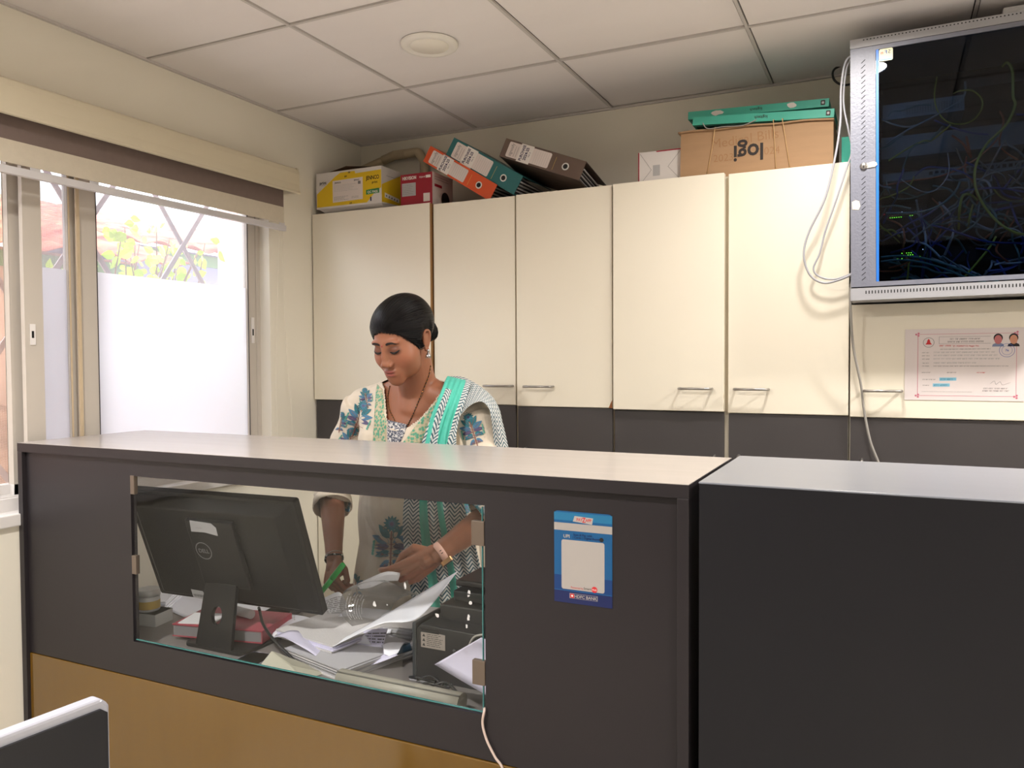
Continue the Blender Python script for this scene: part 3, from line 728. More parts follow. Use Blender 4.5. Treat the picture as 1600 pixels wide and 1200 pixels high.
# file boxes (lever arch files)
m_or = mat('file_orange', (214, 84, 38), 0.4, var=0.04); m_te = mat('file_teal', (34, 104, 106), 0.4, var=0.04); m_br = mat('file_brown', (100, 82, 72), 0.4, var=0.05)
m_pap = mat('paper_white', (214, 212, 214), 0.7, var=0.03); m_pape = mat('paper_edges', (196, 192, 192), 0.8, var=0.15, vscale=300, stretch=(1, 1, 8))
m_filein = mat('file_inner_dark', (52, 46, 46), 0.7, var=0.1)
m_mark = mat('print_marker_violet', (50, 40, 80), 0.5, var=0)
def lever_file(m, blx, blz, y, ang, label, pitch=0.0, yaw=0.0, lab=(0.045, 0.205), W=0.074, L=0.342, cover=None):
    t = empty('lever_arch_file', (blx, y, blz), label, 'file', 'lever arch files on the cupboards')
    t.rotation_euler = (Matrix.Rotation(radians(ang), 4, 'Y') @ Matrix.Rotation(radians(pitch), 4, 'X') @ Matrix.Rotation(radians(yaw), 4, 'Z')).to_euler()
    D = 0.272
    b = MB(); b.box((0, 0, 0), (L, 0.003, W), m)
    F = frame_m((0, -0.0002, 0), (1, 0, 0), (0, 0, 1))
    b.prism(rrect(lab[0]*0.5, 0.007, lab[1], W-0.007, 0.006), 0, 0.0003, m_lab, F)
    x = lab[0]*0.5
    TR = lambda x_, y_, d=0.0006: F @ Matrix.Translation((x_, y_, d)) @ Matrix.Rotation(radians(90), 4, 'Z')
    b.text('signosify', 0.018, m_gry, TR(x+0.022, W/2), 0.0, 0.8)
    for k, s_ in enumerate((0.032, 0.042)): 
        b.prism([(x+s_, 0.012), (x+s_+0.001, 0.012), (x+s_+0.001, W*0.75), (x+s_, W*0.75)], 0, 0.0005, m_gry, F)
    for k in range(7): 
        xx = x+0.118+k*0.009
        b.prism([(xx, 0.010), (xx+0.0006, 0.010), (xx+0.0006, W-0.012), (xx, W-0.012)], 0, 0.0005, m_gry2, F)
    b.prism([(x+0.050, 0.001), (x+0.104, 0.001), (x+0.104, W-0.002), (x+0.050, W-0.002)], 0, 0.0006, m_wht, F)
    b.text('PURCHASE', 0.0155, m_mark, TR(x+0.069, W/2, 0.0009), 0.03, 0.80); b.text('2024-25', 0.0165, m_mark, TR(x+0.086, W/2, 0.0009), 0.03, 0.9); b.text('Vol. 2', 0.008, m_mark, TR(x+0.097, W/2, 0.0009), 0.01)
    xx = lab[1]+0.020; b.prism([(xx, 0.008), (xx+0.0010, 0.008), (xx+0.0010, W-0.015), (xx, W-0.015)], 0, 0.0004, mat('print_gold', (206, 176, 90), 0.4, var=0), F)
    o = b.build('spine', t, weld=False)
    # finger hole ring
    b = MB(); hx = L-0.070
    Mh = F @ Matrix.Translation((hx, W*0.46, 0))
    prof = [(0.0085, 0.0012), (0.0115, 0.0016), (0.0140, 0.0010), (0.0142, 0.0), (0.0085, 0.0)]
    b.lathe([(0.0086, 0.0002), (0.0090, 0.0014), (0.0125, 0.0018), (0.0140, 0.0002)], m_white, 28, Mh); b.build('finger_ring', t)
    b = MB(); b.lathe([(0.0005, 0.0019), (0.0090, 0.0019), (0.0092, 0.0001)], m_blk, 28, Mh); b.build('finger_hole', t)
    b = MB(); b.box((0, 0.003, 0), (L, D, 0.0025), cover or m); b.build('cover', t)
    b = MB(); b.box((0, 0.003, W-0.0025), (L, D, W), cover or m); b.build('cover', t)
    b = MB()
    for k in range(8): b.box((0.015+0.002*(k % 3), 0.012, 0.006+k*0.0062), (L-0.012-0.006*((k*3) % 4)/3, D-0.01, 0.006+k*0.0062+0.0052), m_pape if k % 2 else m_filein)
    b.build('papers', t); return t
p = ay(661, 252, 2.70)
lever_file(m_or, p.x, p.z, 2.70, 31.8, 'orange lever arch file leaning beside the red carton', W=0.066)
p = ay(696, 243, 2.705)
lever_file(m_te, p.x, p.z, 2.705, 31.5, 'teal lever arch file leaning between orange and brown files', W=0.076)
p = ay(780, 244, 2.71)
m_brc = mat('file_marbled_brown', (96, 80, 70), 0.6, var=0.5, vscale=14, stretch=(1, 4, 1))
lever_file(m_br, p.x, p.z, 2.71, 21.0, 'brown lever arch file, rightmost of the three leaning files', pitch=-8.0, W=0.072, cover=m_brc)
# PVC pipe elbow on the wall in the corner
m_pvc = mat('pvc_pipe_cream', (196, 180, 150), 0.5, var=0.12, vscale=12)
t = empty('drain_pipe', (-1.9, 2.98, HC+0.9), 'cream plastic pipe with an elbow on the wall behind the yellow carton', 'pipe')
P = grouped(t)
a_, b_, c_, d_ = ay(560, 268, 2.98), ay(616, 243, 2.985), ay(650, 238, 2.985), ay(663, 262, 2.985)
b = MB(); b.tube([a_, b_], 0.017, m_pvc, 20); b.tube([a_+Vector((-0.10, 0, -0.055)), a_], 0.017, m_pvc, 20); P(b, 'pipe')
b = MB(); b.tube([b_-(b_-a_)*0.3, b_, b_*0.45+c_*0.55], 0.0205, m_pvc, 20); P(b, 'coupling')
b = MB(); b.tube(catmull([b_*0.5+c_*0.5, c_, (c_+Vector((0.014, 0, -0.006))), (c_+d_)/2+Vector((0.012, 0, 0.004)), d_, d_+Vector((0.0, 0, -0.16))], 5), 0.0195, m_pvc, 20); P(b, 'elbow')
# white envelope carton with red edges
x0, x1 = -0.806, -0.652; y0 = 2.72; z0, z1 = ZC, HC+0.718
b = MB(); b.box((x0, y0, z0), (x1, y0+0.10, z1), m_wbox)
F = FRONT(x0, y0-0.0003, z0); W, Hh = x1-x0, z1-z0
m_crim = mat('print_crimson', (150, 30, 50), 0.5, var=0)
Q([(0, 0), (0.025, 0), (0.025, 1), (0, 1)], m_crim); Q([(0.42, 0.965), (1, 0.965), (1, 1), (0.42, 1)], m_crim)
for (p, q) in (((0.04, 0.96), (0.30, 0.45)), ((0.30, 0.45), (0.04, 0.04)), ((0.97, 0.96), (0.68, 0.5)), ((0.68, 0.5), (0.95, 0.1))):
    Q([p, q, (q[0]+0.008, q[1]), (p[0]+0.008, p[1])], m_gry, 0.0004)
Q([(0.34, 0.26), (0.50, 0.26), (0.50, 0.58), (0.34, 0.58)], m_gry2, 0.0005)
tag(b.build('cardboard_box', weld=False), 'white carton with a thin red edge, left of the brown cardboard box', 'box')
# big cardboard box
t = empty('cardboard_box', (-0.41, 2.85, ZC), 'large brown cardboard box tied with twine on the cupboard', 'box')
P = grouped(t)
x0, x1, y0, y1, z0 = -0.655, -0.172, 2.706, 2.985, ZC
zl, zr = HC+0.762, HC+0.745
b = MB()
V = [(x0, y0, z0), (x1, y0, z0), (x1, y1, z0), (x0, y1, z0), (x0+0.002, y0, zl), (x1, y0, zr), (x1, y1, zr), (x0, y1, zl)]
b.add(V, [(3, 2, 1, 0), (0, 1, 5, 4), (1, 2, 6, 5), (2, 3, 7, 6), (3, 0, 4, 7), (4, 5, 6, 7)], m_card)
F = FRONT(x0, y0-0.0003, z0); W, Hh = x1-x0, zl-z0
m_ink = mat('print_black_soft', (40, 32, 28), 0.6, var=0); m_pencil = mat('pencil_mark', (156, 117, 80), 0.8, var=0)
b.text('logi', 0.076, m_ink, F @ Matrix.Translation((0.465*W, 0.60*Hh, 0.0004)) @ Matrix.Rotation(pi, 4, 'Z'), 0.022, 0.92)
b.text('Medical Bills', 0.044, m_pencil, F @ Matrix.Translation((0.44*W, 0.64*Hh, 0.0003)) @ Matrix.Rotation(radians(3), 4, 'Z'), -0.005, 1.0)
b.text('2023 -', 0.034, m_pencil, F @ Matrix.Translation((0.32*W, 0.32*Hh, 0.0003)), -0.005, 1.0); b.text('2024', 0.034, m_pencil, F @ Matrix.Translation((0.60*W, 0.36*Hh, 0.0003)), -0.005, 1.0)
P(b, 'carton', weld=False)
b = MB()
def flap(u, v): return (x0-0.006+(x1-x0+0.008)*u, y0-0.008+0.10*v, (zl+(zr-zl)*u)+0.003+0.004*sin(u*2.3+0.4)*(1-v)+0.0015*sin(u*17)*(1-v))
b.grid(flap, 40, 4, m_card); o = P(b, 'lid_flap'); sd = o.modifiers.new('thickness', 'SOLIDIFY'); sd.thickness = 0.005
m_twine = mat('twine_jute', (206, 168, 120), 0.8, var=0.1)
for (u0, u1) in ((0.245, 0.185), (0.628, 0.645), (0.685, 0.735)):
    b = MB(); b.tube([(x0+W*u0, y0+0.03, zl+0.013), (x0+W*u0, y0-0.010, zl+0.004), (x0+W*(u0*.7+u1*.3), y0-0.003, z0+0.7*Hh), (x0+W*u1, y0-0.003, z0+0.001)], 0.0015, m_twine, 6); P(b, 'twine')
# flat aqua cartons on the box
m_aqua = mat('carton_aqua', (66, 168, 146), 0.5, var=0.06); m_aquadk = mat('carton_aqua_inside', (30, 84, 76), 0.7, var=0.05)
def flatbox(p0, p1, h, depth, label, tears=()):
    p0, p1 = Vector(p0), Vector(p1)
    t = empty('keyboard_box', p0, label, 'box', 'flat aqua boxes on the big carton'); d = p1-p0; L = d.length
    M = frame_m((0, 0, 0), d, (0, 1, 0)); Mi = M
    b = MB(); b.box((0, 0, 0), (L, depth, h), m_aqua, M)
    F = M @ frame_m((0, -0.0003, 0), (1, 0, 0), (0, 0, 1))
    b.text('logitech', h*0.5, m_ink, F @ Matrix.Translation((L*0.50, h*0.68, 0.0003)) @ Matrix.Rotation(pi, 4, 'Z'), 0.01)
    b.prism(rrect(L*0.945, h*0.22, L*0.975, h*0.82, 0.002), 0, 0.0003, m_ink, F); b.prism(rrect(L*0.952, h*0.38, L*0.968, h*0.66, 0.002), 0, 0.0004, m_gry2, F)
    for (u, w) in tears:
        r = random.Random(int(u*100)); P2 = [(L*u+w*L*cos(k*pi/5)*r.uniform(0.6, 1.1), h*0.55+h*0.4*sin(k*pi/5)*r.uniform(0.6, 1.1)) for k in range(10)]
        b.prism(P2, 0, 0.0004, m_lab, F)
    o = b.build('carton', t, weld=False)
    b = MB(); b.box((0.01, 0.008, -0.0035), (L*0.99, depth-0.01, -0.0003), m_aquadk, M); b.build('inner_tray', t); return t
flatbox(ay(1082, 196, 2.72), ay(1303, 183, 2.72)+Vector((0.0, 0, 0.0)), 0.027, 0.16, 'flat aqua keyboard box with small dark lettering, lower of the two on the brown box')
flatbox(ay(1075, 187, 2.78)+Vector((0, 0, -0.0)), ay(1295, 166, 2.78), 0.026, 0.16, 'flat aqua keyboard box with torn white patches, topmost on the brown box', tears=((0.22, 0.045), (0.75, 0.04)))
b = MB(); b.box((-0.60, 2.735, HC+0.768), (-0.18, 2.90, HC+0.776), m_filein)
tag(b.build('dark_tray', bevel=0.001), 'dark flat tray under the two aqua boxes', 'tray')
m_cabw = mat('cable_white', (172, 172, 178), 0.4, var=0.02); m_cabg = mat('cable_grey', (150, 146, 140), 0.4, var=0.02); m_cabk = mat('cable_black', (24, 24, 26), 0.4, var=0)
b = MB(); b.tube(catmull([ay(1098, 192, 2.69), ay(1106, 201, 2.694), ay(1130, 198, 2.694), ay(1160, 196, 2.694), ay(1182, 187, 2.69)], 8), 0.0018, m_cabg, 8)
tag(b.build('cable'), 'thin grey cable lying on the brown box under the aqua boxes', 'cable')
b = MB(); b.box((-0.150, 2.735, ZC), (-0.105, 2.90, HC+0.695), mat('carton_aqua_bright', (40, 184, 160), 0.5, var=0.04)); tag(b.build('cardboard_box', bevel=0.001), 'bright turquoise carton between brown box and metal rack', 'box')
# hanging white network cables at the left of the rack
def cable(pts, r, m, label, name='network_cable', group=None, n=8):
    b = MB(); b.tube(catmull(pts, n), r, m, 10); o = b.build(name); tag(o, label, 'cable', group); return o
cable([ay(1334, 96, 2.60), ay(1330, 88, 2.60), ay(1320, 100, 2.60), ay(1314, 140, 2.60), ay(1313, 190, 2.60), ay(1305, 245, 2.60), ay(1289, 310, 2.60), ay(1263, 365, 2.61), ay(1256, 400, 2.61), ay(1266, 430, 2.61), ay(1287, 442, 2.61), ay(1312, 437, 2.61), ay(1333, 428, 2.61)], 0.0033, m_cabw, 'white cable in the outer of the two loops hanging left of the rack')
cable([ay(1335, 88, 2.62), ay(1330, 92, 2.62), ay(1322, 110, 2.62), ay(1318, 160, 2.62), ay(1326, 205, 2.62), ay(1331, 235, 2.63), ay(1322, 265, 2.62), ay(1308, 308, 2.62), ay(1290, 360, 2.63), ay(1281, 395, 2.63), ay(1271, 420, 2.63), ay(1282, 433, 2.63), ay(1306, 436, 2.63), ay(1334, 426, 2.63)], 0.0028, m_cabw, 'white cable in the inner of the two loops hanging left of the rack')
cable([ay(1331, 440, 2.60), ay(1329, 456, 2.60), ay(1329, 480, 2.60), ay(1333, 540, 2.62), ay(1345, 600, 2.64), ay(1350, 640, 2.65), ay(1360, 690, 2.65), ay(1378, 740, 2.65), ay(1400, 840, 2.65)], 0.0038, m_cabg, 'grey cable hanging from the rack corner down over the charcoal doors')
cable([ay(1340, 128, 2.90), ay(1318, 133, 2.9), ay(1303, 124, 2.9), ay(1304, 108, 2.93), ay(1330, 98, 2.95), ay(1360, 92, 2.95)], 0.0038, m_cabk, 'black cable looping out on the wall behind the rack top')

# ================================================================ NETWORK RACK
m_rk = mat('rack_grey_hammertone', (118, 120, 132), 0.42, var=0.05, vscale=90, bump=0.35, bscale=160)
m_rk2 = mat('rack_light_grey', (160, 160, 164), 0.42, var=0.03)
m_blue = mat('blue_film_strip', (40, 116, 214), 0.4, var=0.03)
m_in = mat('rack_inside_black', (26, 28, 34), 0.7, var=0.1)
m_sw = mat('network_switch_grey', (132, 146, 150), 0.5, var=0.08)
rk = empty('server_rack', (-0.112, 2.55, HC+0.168), 'light grey wall mounted network rack with dark glass door', 'server rack')
rk.rotation_euler = (0, radians(-0.55), 0)
RW, RH, RD = 0.60, 0.758, 0.44
b = MB()
b.box((0, 0.016, 0), (0.002, RD, RH), m_rk2); b.box((RW-0.002, 0.016, 0), (RW, RD, RH), m_rk2)
b.box((0.002, 0.02, 0), (RW-0.002, RD, 0.003), m_rk2); b.box((0.002, 0.02, RH-0.003), (RW-0.002, RD, RH), m_rk2); b.box((0.002, RD-0.002, 0.003), (RW-0.002, RD, RH-0.003), m_in)
b.box((0.0022, 0.03, 0.003), (0.004, RD-0.002, RH-0.003), m_in); b.box((RW-0.004, 0.03, 0.003), (RW-0.0022, RD-0.002, RH-0.003), m_in)
b.build('housing', rk)
b = MB(); b.box((0, 0, RH-0.026), (RW, 0.03, RH), m_rk2)
for k in range(62): b.box((0.035+k*0.0092, -0.0004, RH-0.0075), (0.0385+k*0.0092, 0.001, RH-0.0045), m_dark)
b.build('top_vent', rk, weld=False)
b = MB(); b.box((0, 0, 0), (RW, 0.03, 0.036), m_rk2)
for k in range(66): b.box((0.040+k*0.0083, -0.0004, 0.018), (0.0428+k*0.0083, 0.001, 0.027), m_dark)
b.build('bottom_vent', rk, weld=False)
dz0, dz1 = 0.039, RH-0.028
b = MB()
gx0_, gx1_, gz0_, gz1_ = 0.068, RW-0.068, 0.052, RH-0.040
b.box((0.001, -0.002, dz0), (gx0_, 0.014, dz1), m_rk); b.box((gx1_, -0.002, dz0), (RW-0.001, 0.014, dz1), m_rk)
b.box((gx0_, -0.002, dz0), (gx1_, 0.014, gz0_), m_rk); b.box((gx0_, -0.002, gz1_), (gx1_, 0.014, dz1), m_rk)
for k in range(44):
    z = 0.062+k*0.0146
    if 0.36 < z < 0.405: continue
    for xs0 in (0.034, RW-0.048):
        b.add([(xs0-0.0045, -0.0024, z-0.004), (xs0-0.003, -0.0024, z-0.0052), (xs0+0.0075, -0.0024, z+0.0040), (xs0+0.006, -0.0024, z+0.0052)], [(0, 1, 2, 3)], m_dark)
dr = b.build('door', rk, weld=False)
m_rglass = glass_mat('rack_smoked_glass', tint=(0.34, 0.41, 0.50), refl=0.45)
b = MB(); b.box((gx0_, 0.002, gz0_), (gx1_, 0.006, gz1_), m_rglass); b.build('glass', None).parent = dr
b = MB(); b.box((gx0_+0.001, -0.0012, gz0_), (gx0_+0.008, 0.0015, gz1_-0.0), m_blue); b.build('blue_strip', None).parent = dr
b = MB(); Fk = frame_m((gx0_+0.009, -0.0005, gz1_-0.036), (1, 0, 0), (0, 0, 1))
b.prism(rrect(0, 0, 0.036, 0.035, 0.005), 0, 0.0006, mat('sticker_pale_yellow', (238, 232, 190), 0.4, var=0), Fk); b.prism([(0.001, 0.001), (0.034, 0.001), (0.035, 0.006), (0.001, 0.006)], 0, 0.0007, mat('sticker_mint', (130, 226, 206), 0.4, var=0), Fk)
b.text('m', 0.013, m_red, Fk @ Matrix.Translation((0.008, 0.020, 0.0009)), 0.02, 0.8); MR = Matrix.Scale(-1, 4, (1, 0, 0))
b.text('F', 0.015, mat('print_blue', (40, 80, 160), 0.5, var=0), Fk @ Matrix.Translation((0.018, 0.020, 0.0009)) @ MR, 0.02); b.text('S', 0.015, m_gry, Fk @ Matrix.Translation((0.027, 0.020, 0.0009)) @ MR, 0.02)
o = b.build('sticker', None, weld=False); o.parent = dr
b = MB(); Fk = frame_m((0.036, -0.0005, 0.388), (1, 0, 0), (0, 0, 1))
b.lathe([(0.0005, 0.008), (0.008, 0.008), (0.010, 0.005), (0.0115, 0.0)], m_steel, 24, Fk); b.box((-0.001, -0.006, 0.0075), (0.001, 0.006, 0.0085), m_dark, Fk)
b.prism([(0.004, -0.007), (0.030, -0.005), (0.036, 0.0), (0.034, 0.007), (0.026, 0.011), (0.004, 0.007)], 0.001, 0.004, mat('lock_lever_beige', (206, 196, 182), 0.4, metal=0.4, var=0), Fk)
b.build('lock', None).parent = dr
b = MB(); Fk = frame_m((0.003, -0.0025, 0.262), (1, 0, 0), (0, 0, 1)); b.prism([(0.002, 0.004), (0.001, 0.026), (0.012, 0.030), (0.021, 0.026), (0.024, 0.012), (0.019, 0.001), (0.008, 0.003)], 0, 0.0004, mat('torn_tape_cream', (214, 204, 184), 0.7, var=0.05), Fk)
b.build('torn_tape', None).parent = dr
# equipment in the rack: shelves, router, patch panel, switches
RR = Matrix.Translation(rk.location) @ rk.rotation_euler.to_matrix().to_4x4()
m_led_g = mat('led_green', (170, 255, 90), 0.5, var=0, emit=((150, 255, 60), 6.0)); m_led_r = mat('led_red', (255, 60, 80), 0.5, var=0, emit=((255, 40, 70), 6.0)); m_led_w = mat('led_white', (230, 240, 255), 0.5, var=0, emit=((230, 240, 255), 4.0))
def unit(x0, x1, y0, y1, z0, z1, label, ports=None, leds=None, slots=None, name='network_switch', m=m_sw, cat='network switch', tilt=0):
    b = MB(); b.box((x0, y0, z0), (x1, y1, z1), m, RR)
    F = RR @ frame_m((x0, y0-0.0003, z0), (1, 0, 0), (0, 0, 1)); w, h = x1-x0, z1-z0
    if ports:
        u0, u1, n, rows = ports
        for r_ in range(rows):
            for k in range(n):
                px_ = (u0+(u1-u0)*k/n)*w; pz = h*(0.18+0.40*r_) if rows > 1 else h*0.3
                b.prism([(px_, pz), (px_+0.010, pz), (px_+0.010, pz+0.010), (px_, pz+0.010)], 0, 0.0006, m_blk, F)
    if slots:
        u0, u1, n, rows = slots
        for r_ in range(rows):
            for k in range(n):
                px_ = (u0+(u1-u0)*k/n)*w; pz = h*(0.2+0.6*r_/rows); b.prism([(px_, pz), (px_+0.003, pz), (px_+0.003, pz+0.0018), (px_, pz+0.0018)], 0, 0.0005, m_blk, F)
    o = b.build(name, weld=False); tag(o, label, cat)
    if leds:
        for (lx, lz, lm) in leds:
            b = MB(); b.ball((0, 0, 0), 0.0011, lm, 4, M=RR @ Matrix.Translation((x0+lx, y0-0.0012, z0+lz)))
            q = b.build('indicator_light', weld=False); q.parent = o
    return o
unit(0.085, 0.300, 0.12, 0.34, 0.545, 0.590, 'grey perforated router on the top shelf inside the rack', slots=(0.3, 0.95, 20, 6), name='router', cat='router')
unit(0.30, 0.52, 0.10, 0.30, 0.600, 0.624, 'dark patch panel with a row of ports high inside the rack', ports=(0.1, 0.85, 9, 1), name='patch_panel', m=m_in, cat='patch panel')
unit(0.080, 0.46, 0.17, 0.36, 0.440, 0.505, 'pale grey recorder lying under the router inside the rack', slots=(0.7, 0.85, 3, 4), name='video_recorder', cat='video recorder')
unit(0.085, 0.50, 0.14, 0.36, 0.365, 0.388, 'pale network switch on the middle shelf behind blue cables', ports=(0.3, 0.9, 16, 1))
L1 = [(0.004, 0.030, m_led_r), (0.012, 0.030, m_led_g)]+[(0.020+0.006*k, 0.018, m_led_g) for k in range(6)]+[(0.028+0.005*k, 0.031, m_led_w) for k in range(2)]+[(0.074+0.006*(k % 2), 0.020+0.006*(k//2), m_led_g) for k in range(4)]+[(0.052, 0.033, m_led_w)]
unit(0.085, 0.50, 0.13, 0.36, 0.235, 0.278, 'dark network switch with a red and green row of lights inside the rack', ports=(0.3, 0.95, 16, 2), leds=L1, m=m_in)
L2 = [(0.052+0.0062*k, 0.034, m_led_g) for k in range(7)]+[(0.056+0.0062*k, 0.028, m_led_g) for k in range(5)]+[(0.082+0.0062*k, 0.021, m_led_g) for k in range(4)]+[(0.040, 0.018, m_led_g), (0.052, 0.018, m_led_g), (0.064, 0.014, m_led_g), (0.040, 0.012, m_led_g)]+[(0.108+0.006*k, 0.042, m_led_w) for k in range(2)]
unit(0.085, 0.50, 0.13, 0.36, 0.110, 0.156, 'dark network switch with four rows of green lights, lowest in the rack', ports=(0.3, 0.95, 16, 2), leds=L2, m=m_in)
CC = {'grey': mat('cable_in_rack_grey', (120, 140, 142), 0.45, var=0), 'yellow': mat('cable_in_rack_yellow', (178, 184, 60), 0.45, var=0), 'blue': mat('cable_in_rack_blue', (50, 70, 150), 0.45, var=0),
      'orange': mat('cable_in_rack_orange', (190, 96, 56), 0.45, var=0), 'teal': mat('cable_in_rack_teal', (80, 130, 128), 0.45, var=0), 'white': mat('cable_in_rack_white', (196, 200, 204), 0.45, var=0)}
def RP(px, py, y): return ay(px, py, 2.55+y)
def rc(pts, r, c, label, y=0.07):
    cable([RP(p[0], p[1], p[2] if len(p) > 2 else y) for p in pts], r, CC[c], label, group='cables behind the rack glass')
rc([(1566, 104, .05), (1574, 98, .04), (1582, 112, .04), (1583, 150), (1586, 165), (1572, 195), (1542, 225), (1526, 255), (1523, 285), (1532, 312), (1552, 340), (1575, 358), (1600, 366), (1640, 360)], 0.0034, 'yellow', 'thick yellow cable swinging in one long bend behind the rack glass', .035)
rc([(1464, 120, .11), (1460, 150), (1466, 175), (1480, 190), (1500, 194), (1520, 188), (1533, 172), (1534, 155), (1520, 142), (1500, 142), (1490, 146, .10)], 0.0020, 'yellow', 'thin yellow cable making a round loop behind the rack glass', .05)
rc([(1508, 128, .10), (1508, 145), (1500, 158), (1475, 173), (1448, 188), (1415, 205), (1385, 225)], 0.0028, 'grey', 'grey cable slanting down left from the patch panel in the rack', .05)
rc([(1378, 187), (1398, 195), (1422, 198), (1450, 188), (1476, 172)], 0.0028, 'grey', 'grey cable sagging at the left below the router in the rack', .06)
rc([(1408, 280, .09), (1425, 292), (1445, 300), (1462, 297), (1478, 280), (1483, 262), (1481, 240, .1)], 0.0013, 'white', 'thin white wire sagging in the middle of the rack', .05)
rc([(1384, 333), (1410, 333), (1440, 331), (1470, 320), (1492, 300), (1500, 284)], 0.0030, 'teal', 'grey-green cable rising right from the upper row of lights in the rack', .04)
rc([(1376, 402), (1405, 400), (1440, 403), (1475, 412), (1505, 424), (1530, 434), (1560, 440)], 0.0032, 'teal', 'upper of the two parallel grey cables along the rack floor', .035)
rc([(1376, 409), (1405, 406), (1440, 410), (1475, 420), (1510, 434), (1540, 441)], 0.0030, 'teal', 'lower of the two parallel grey cables along the rack floor', .030)
rc([(1498, 358, .1), (1499, 330), (1504, 307), (1516, 304), (1526, 312, .1)], 0.0034, 'yellow', 'short yellow cable bent over like a hook in the rack centre', .05)
rc([(1512, 360, .1), (1515, 340), (1520, 320, .1)], 0.0028, 'yellow', 'short upright yellow cable beside the hooked yellow one in the rack', .06)
rc([(1500, 440, .05), (1520, 418), (1545, 388), (1556, 370, .08)], 0.0028, 'yellow', 'yellow cable slanting up right from the rack floor', .05)
rc([(1417, 440), (1419, 425), (1420, 405, .09)], 0.0026, 'yellow', 'short yellow cable standing at the left on the rack floor', .06)
rc([(1488, 212, .10), (1505, 225), (1515, 243, .08)], 0.0034, 'orange', 'short orange cable at the left under the yellow loop in the rack', .07)
rc([(1510, 214, .10), (1514, 232), (1517, 246, .08)], 0.0034, 'orange', 'short orange cable beside another one under the yellow loop in the rack', .06)
rc([(1380, 290), (1420, 283), (1470, 275), (1515, 255), (1545, 232), (1560, 215)], 0.0024, 'orange', 'long orange cable rising to the right across the rack centre', .08)
rc([(1424, 374), (1450, 355), (1480, 333), (1510, 312), (1540, 275), (1600, 262)], 0.0022, 'grey', 'grey cable rising diagonally across the lower half of the rack', .05)
rc([(1456, 352), (1480, 358), (1510, 368), (1545, 378), (1600, 380)], 0.0026, 'blue', 'blue cable running right across the lower rack', .05)
rc([(1460, 188, .1), (1490, 200), (1520, 208), (1545, 210)], 0.0026, 'blue', 'blue cable running right below the recorder in the rack', .08)
rc([(1500, 302), (1520, 296), (1560, 294), (1600, 300)], 0.0026, 'blue', 'blue cable arching at the right of the rack centre', .05)
rnd = random.Random(21); b = MB()
cl = list(CC.values())
for k in range(120):
    x = rnd.uniform(0.08, 0.53); z = rnd.uniform(0.06, 0.33) if k < 95 else rnd.uniform(0.33, 0.56)
    P_l = [Vector((x, rnd.uniform(.04, .11), z))]
    d = Vector((rnd.uniform(-1, 1), 0, rnd.uniform(-1, 0.6))).normalized()
    for j in range(4):
        d = (d+Vector((rnd.uniform(-.7, .7), 0, rnd.uniform(-.8, .6)))).normalized()
        q = P_l[-1]+d*rnd.uniform(.02, .06); q.y = rnd.uniform(.04, .12); q.x = min(.535, max(.075, q.x)); q.z = min(.6, max(.048, q.z)); P_l.append(q)
    b.tube(catmull(P_l, 5), rnd.choice((0.002, 0.0026, 0.003)), rnd.choices(cl, (5, 1, 5, 1, 6, 2))[0], 6, RR)
tag(b.build('cable_tangle', weld=False), 'tangle of grey, teal and blue network cables in the lower half of the rack', 'cables', kind='stuff')
# pale box on top of the rack at the right
b = MB(); p0 = ay(1567, 22, 2.60); b.box((p0.x, 2.60, HC+0.934), (p0.x+0.25, 2.85, HC+0.966), mat('router_pale', (206, 206, 208), 0.4, var=0.02))
tag(b.build('router', bevel=0.006), 'pale flat device lying on top of the rack by the picture edge', 'router')
# permit certificate pasted on the short cupboard
t_ = MB(); cx0, cz0 = 0.034, HC-0.127; cw, ch = 0.305, 0.211
m_cert = mat('laminated_paper', (222, 212, 210), 0.22, var=0.03); F = FRONT(cx0, YK-0.0190, cz0)
b = t_
b.prism([(0, 0), (cw, 0), (cw, ch), (0, ch)], 0, 0.0004, m_cert, F)
m_pk = mat('print_rose', (196, 110, 130), 0.5, var=0)
fx0, fx1, fz0, fz1 = 0.034, 0.285, 0.013, 0.195
for (a0, a1, a2, a3) in ((fx0, fz0, fx1, fz0+0.0012), (fx0, fz1, fx1, fz1+0.0010), (fx0, fz0, fx0+0.0013, fz1), (fx1, fz0, fx1+0.001, fz1)): b.prism([(a0, a1), (a2, a1), (a2, a3), (a0, a3)], 0.0004, 0.0006, m_pk, F)
for (a, c) in ((fx0, fz0), (fx1, fz0), (fx0, fz1), (fx1, fz1)):
    for k in range(3):
        a2, c2 = a+0.004*cos(k*2.1+1), c+0.004*sin(k*2.1+1); b.prism([(a2+0.003*cos(q*pi/4), c2+0.003*sin(q*pi/4)) for q in range(8)], 0.0004, 0.0007, m_pk, F)
def ring(cx, cy, r0, r1, m, d0=0.0004, d1=0.0007, n=28):
    V = []; 
    for q in range(n): a = 2*pi*q/n; V += [(cx+r0*cos(a), cy+r0*sin(a), d1), (cx+r1*cos(a), cy+r1*sin(a), d1)]
    b.add(V, [(2*q, 2*q+1, (2*q+3) % (2*n), (2*q+2) % (2*n)) for q in range(n)], m, F)
ring(0.063, 0.171, 0.0135, 0.0148, m_gry); b.prism([(0.054, 0.165), (0.072, 0.165), (0.068, 0.170), (0.066, 0.178), (0.063, 0.182), (0.060, 0.178), (0.058, 0.170)], 0.0004, 0.0007, m_red, F)
for (a0, a1, a2, a3) in ((0.090, 0.187, 0.222, 0.1877), (0.090, 0.1665, 0.222, 0.1672), (0.090, 0.1665, 0.0907, 0.187)): b.prism([(a0, a1), (a2, a1), (a2, a3), (a0, a3)], 0.0004, 0.0006, m_gry, F)
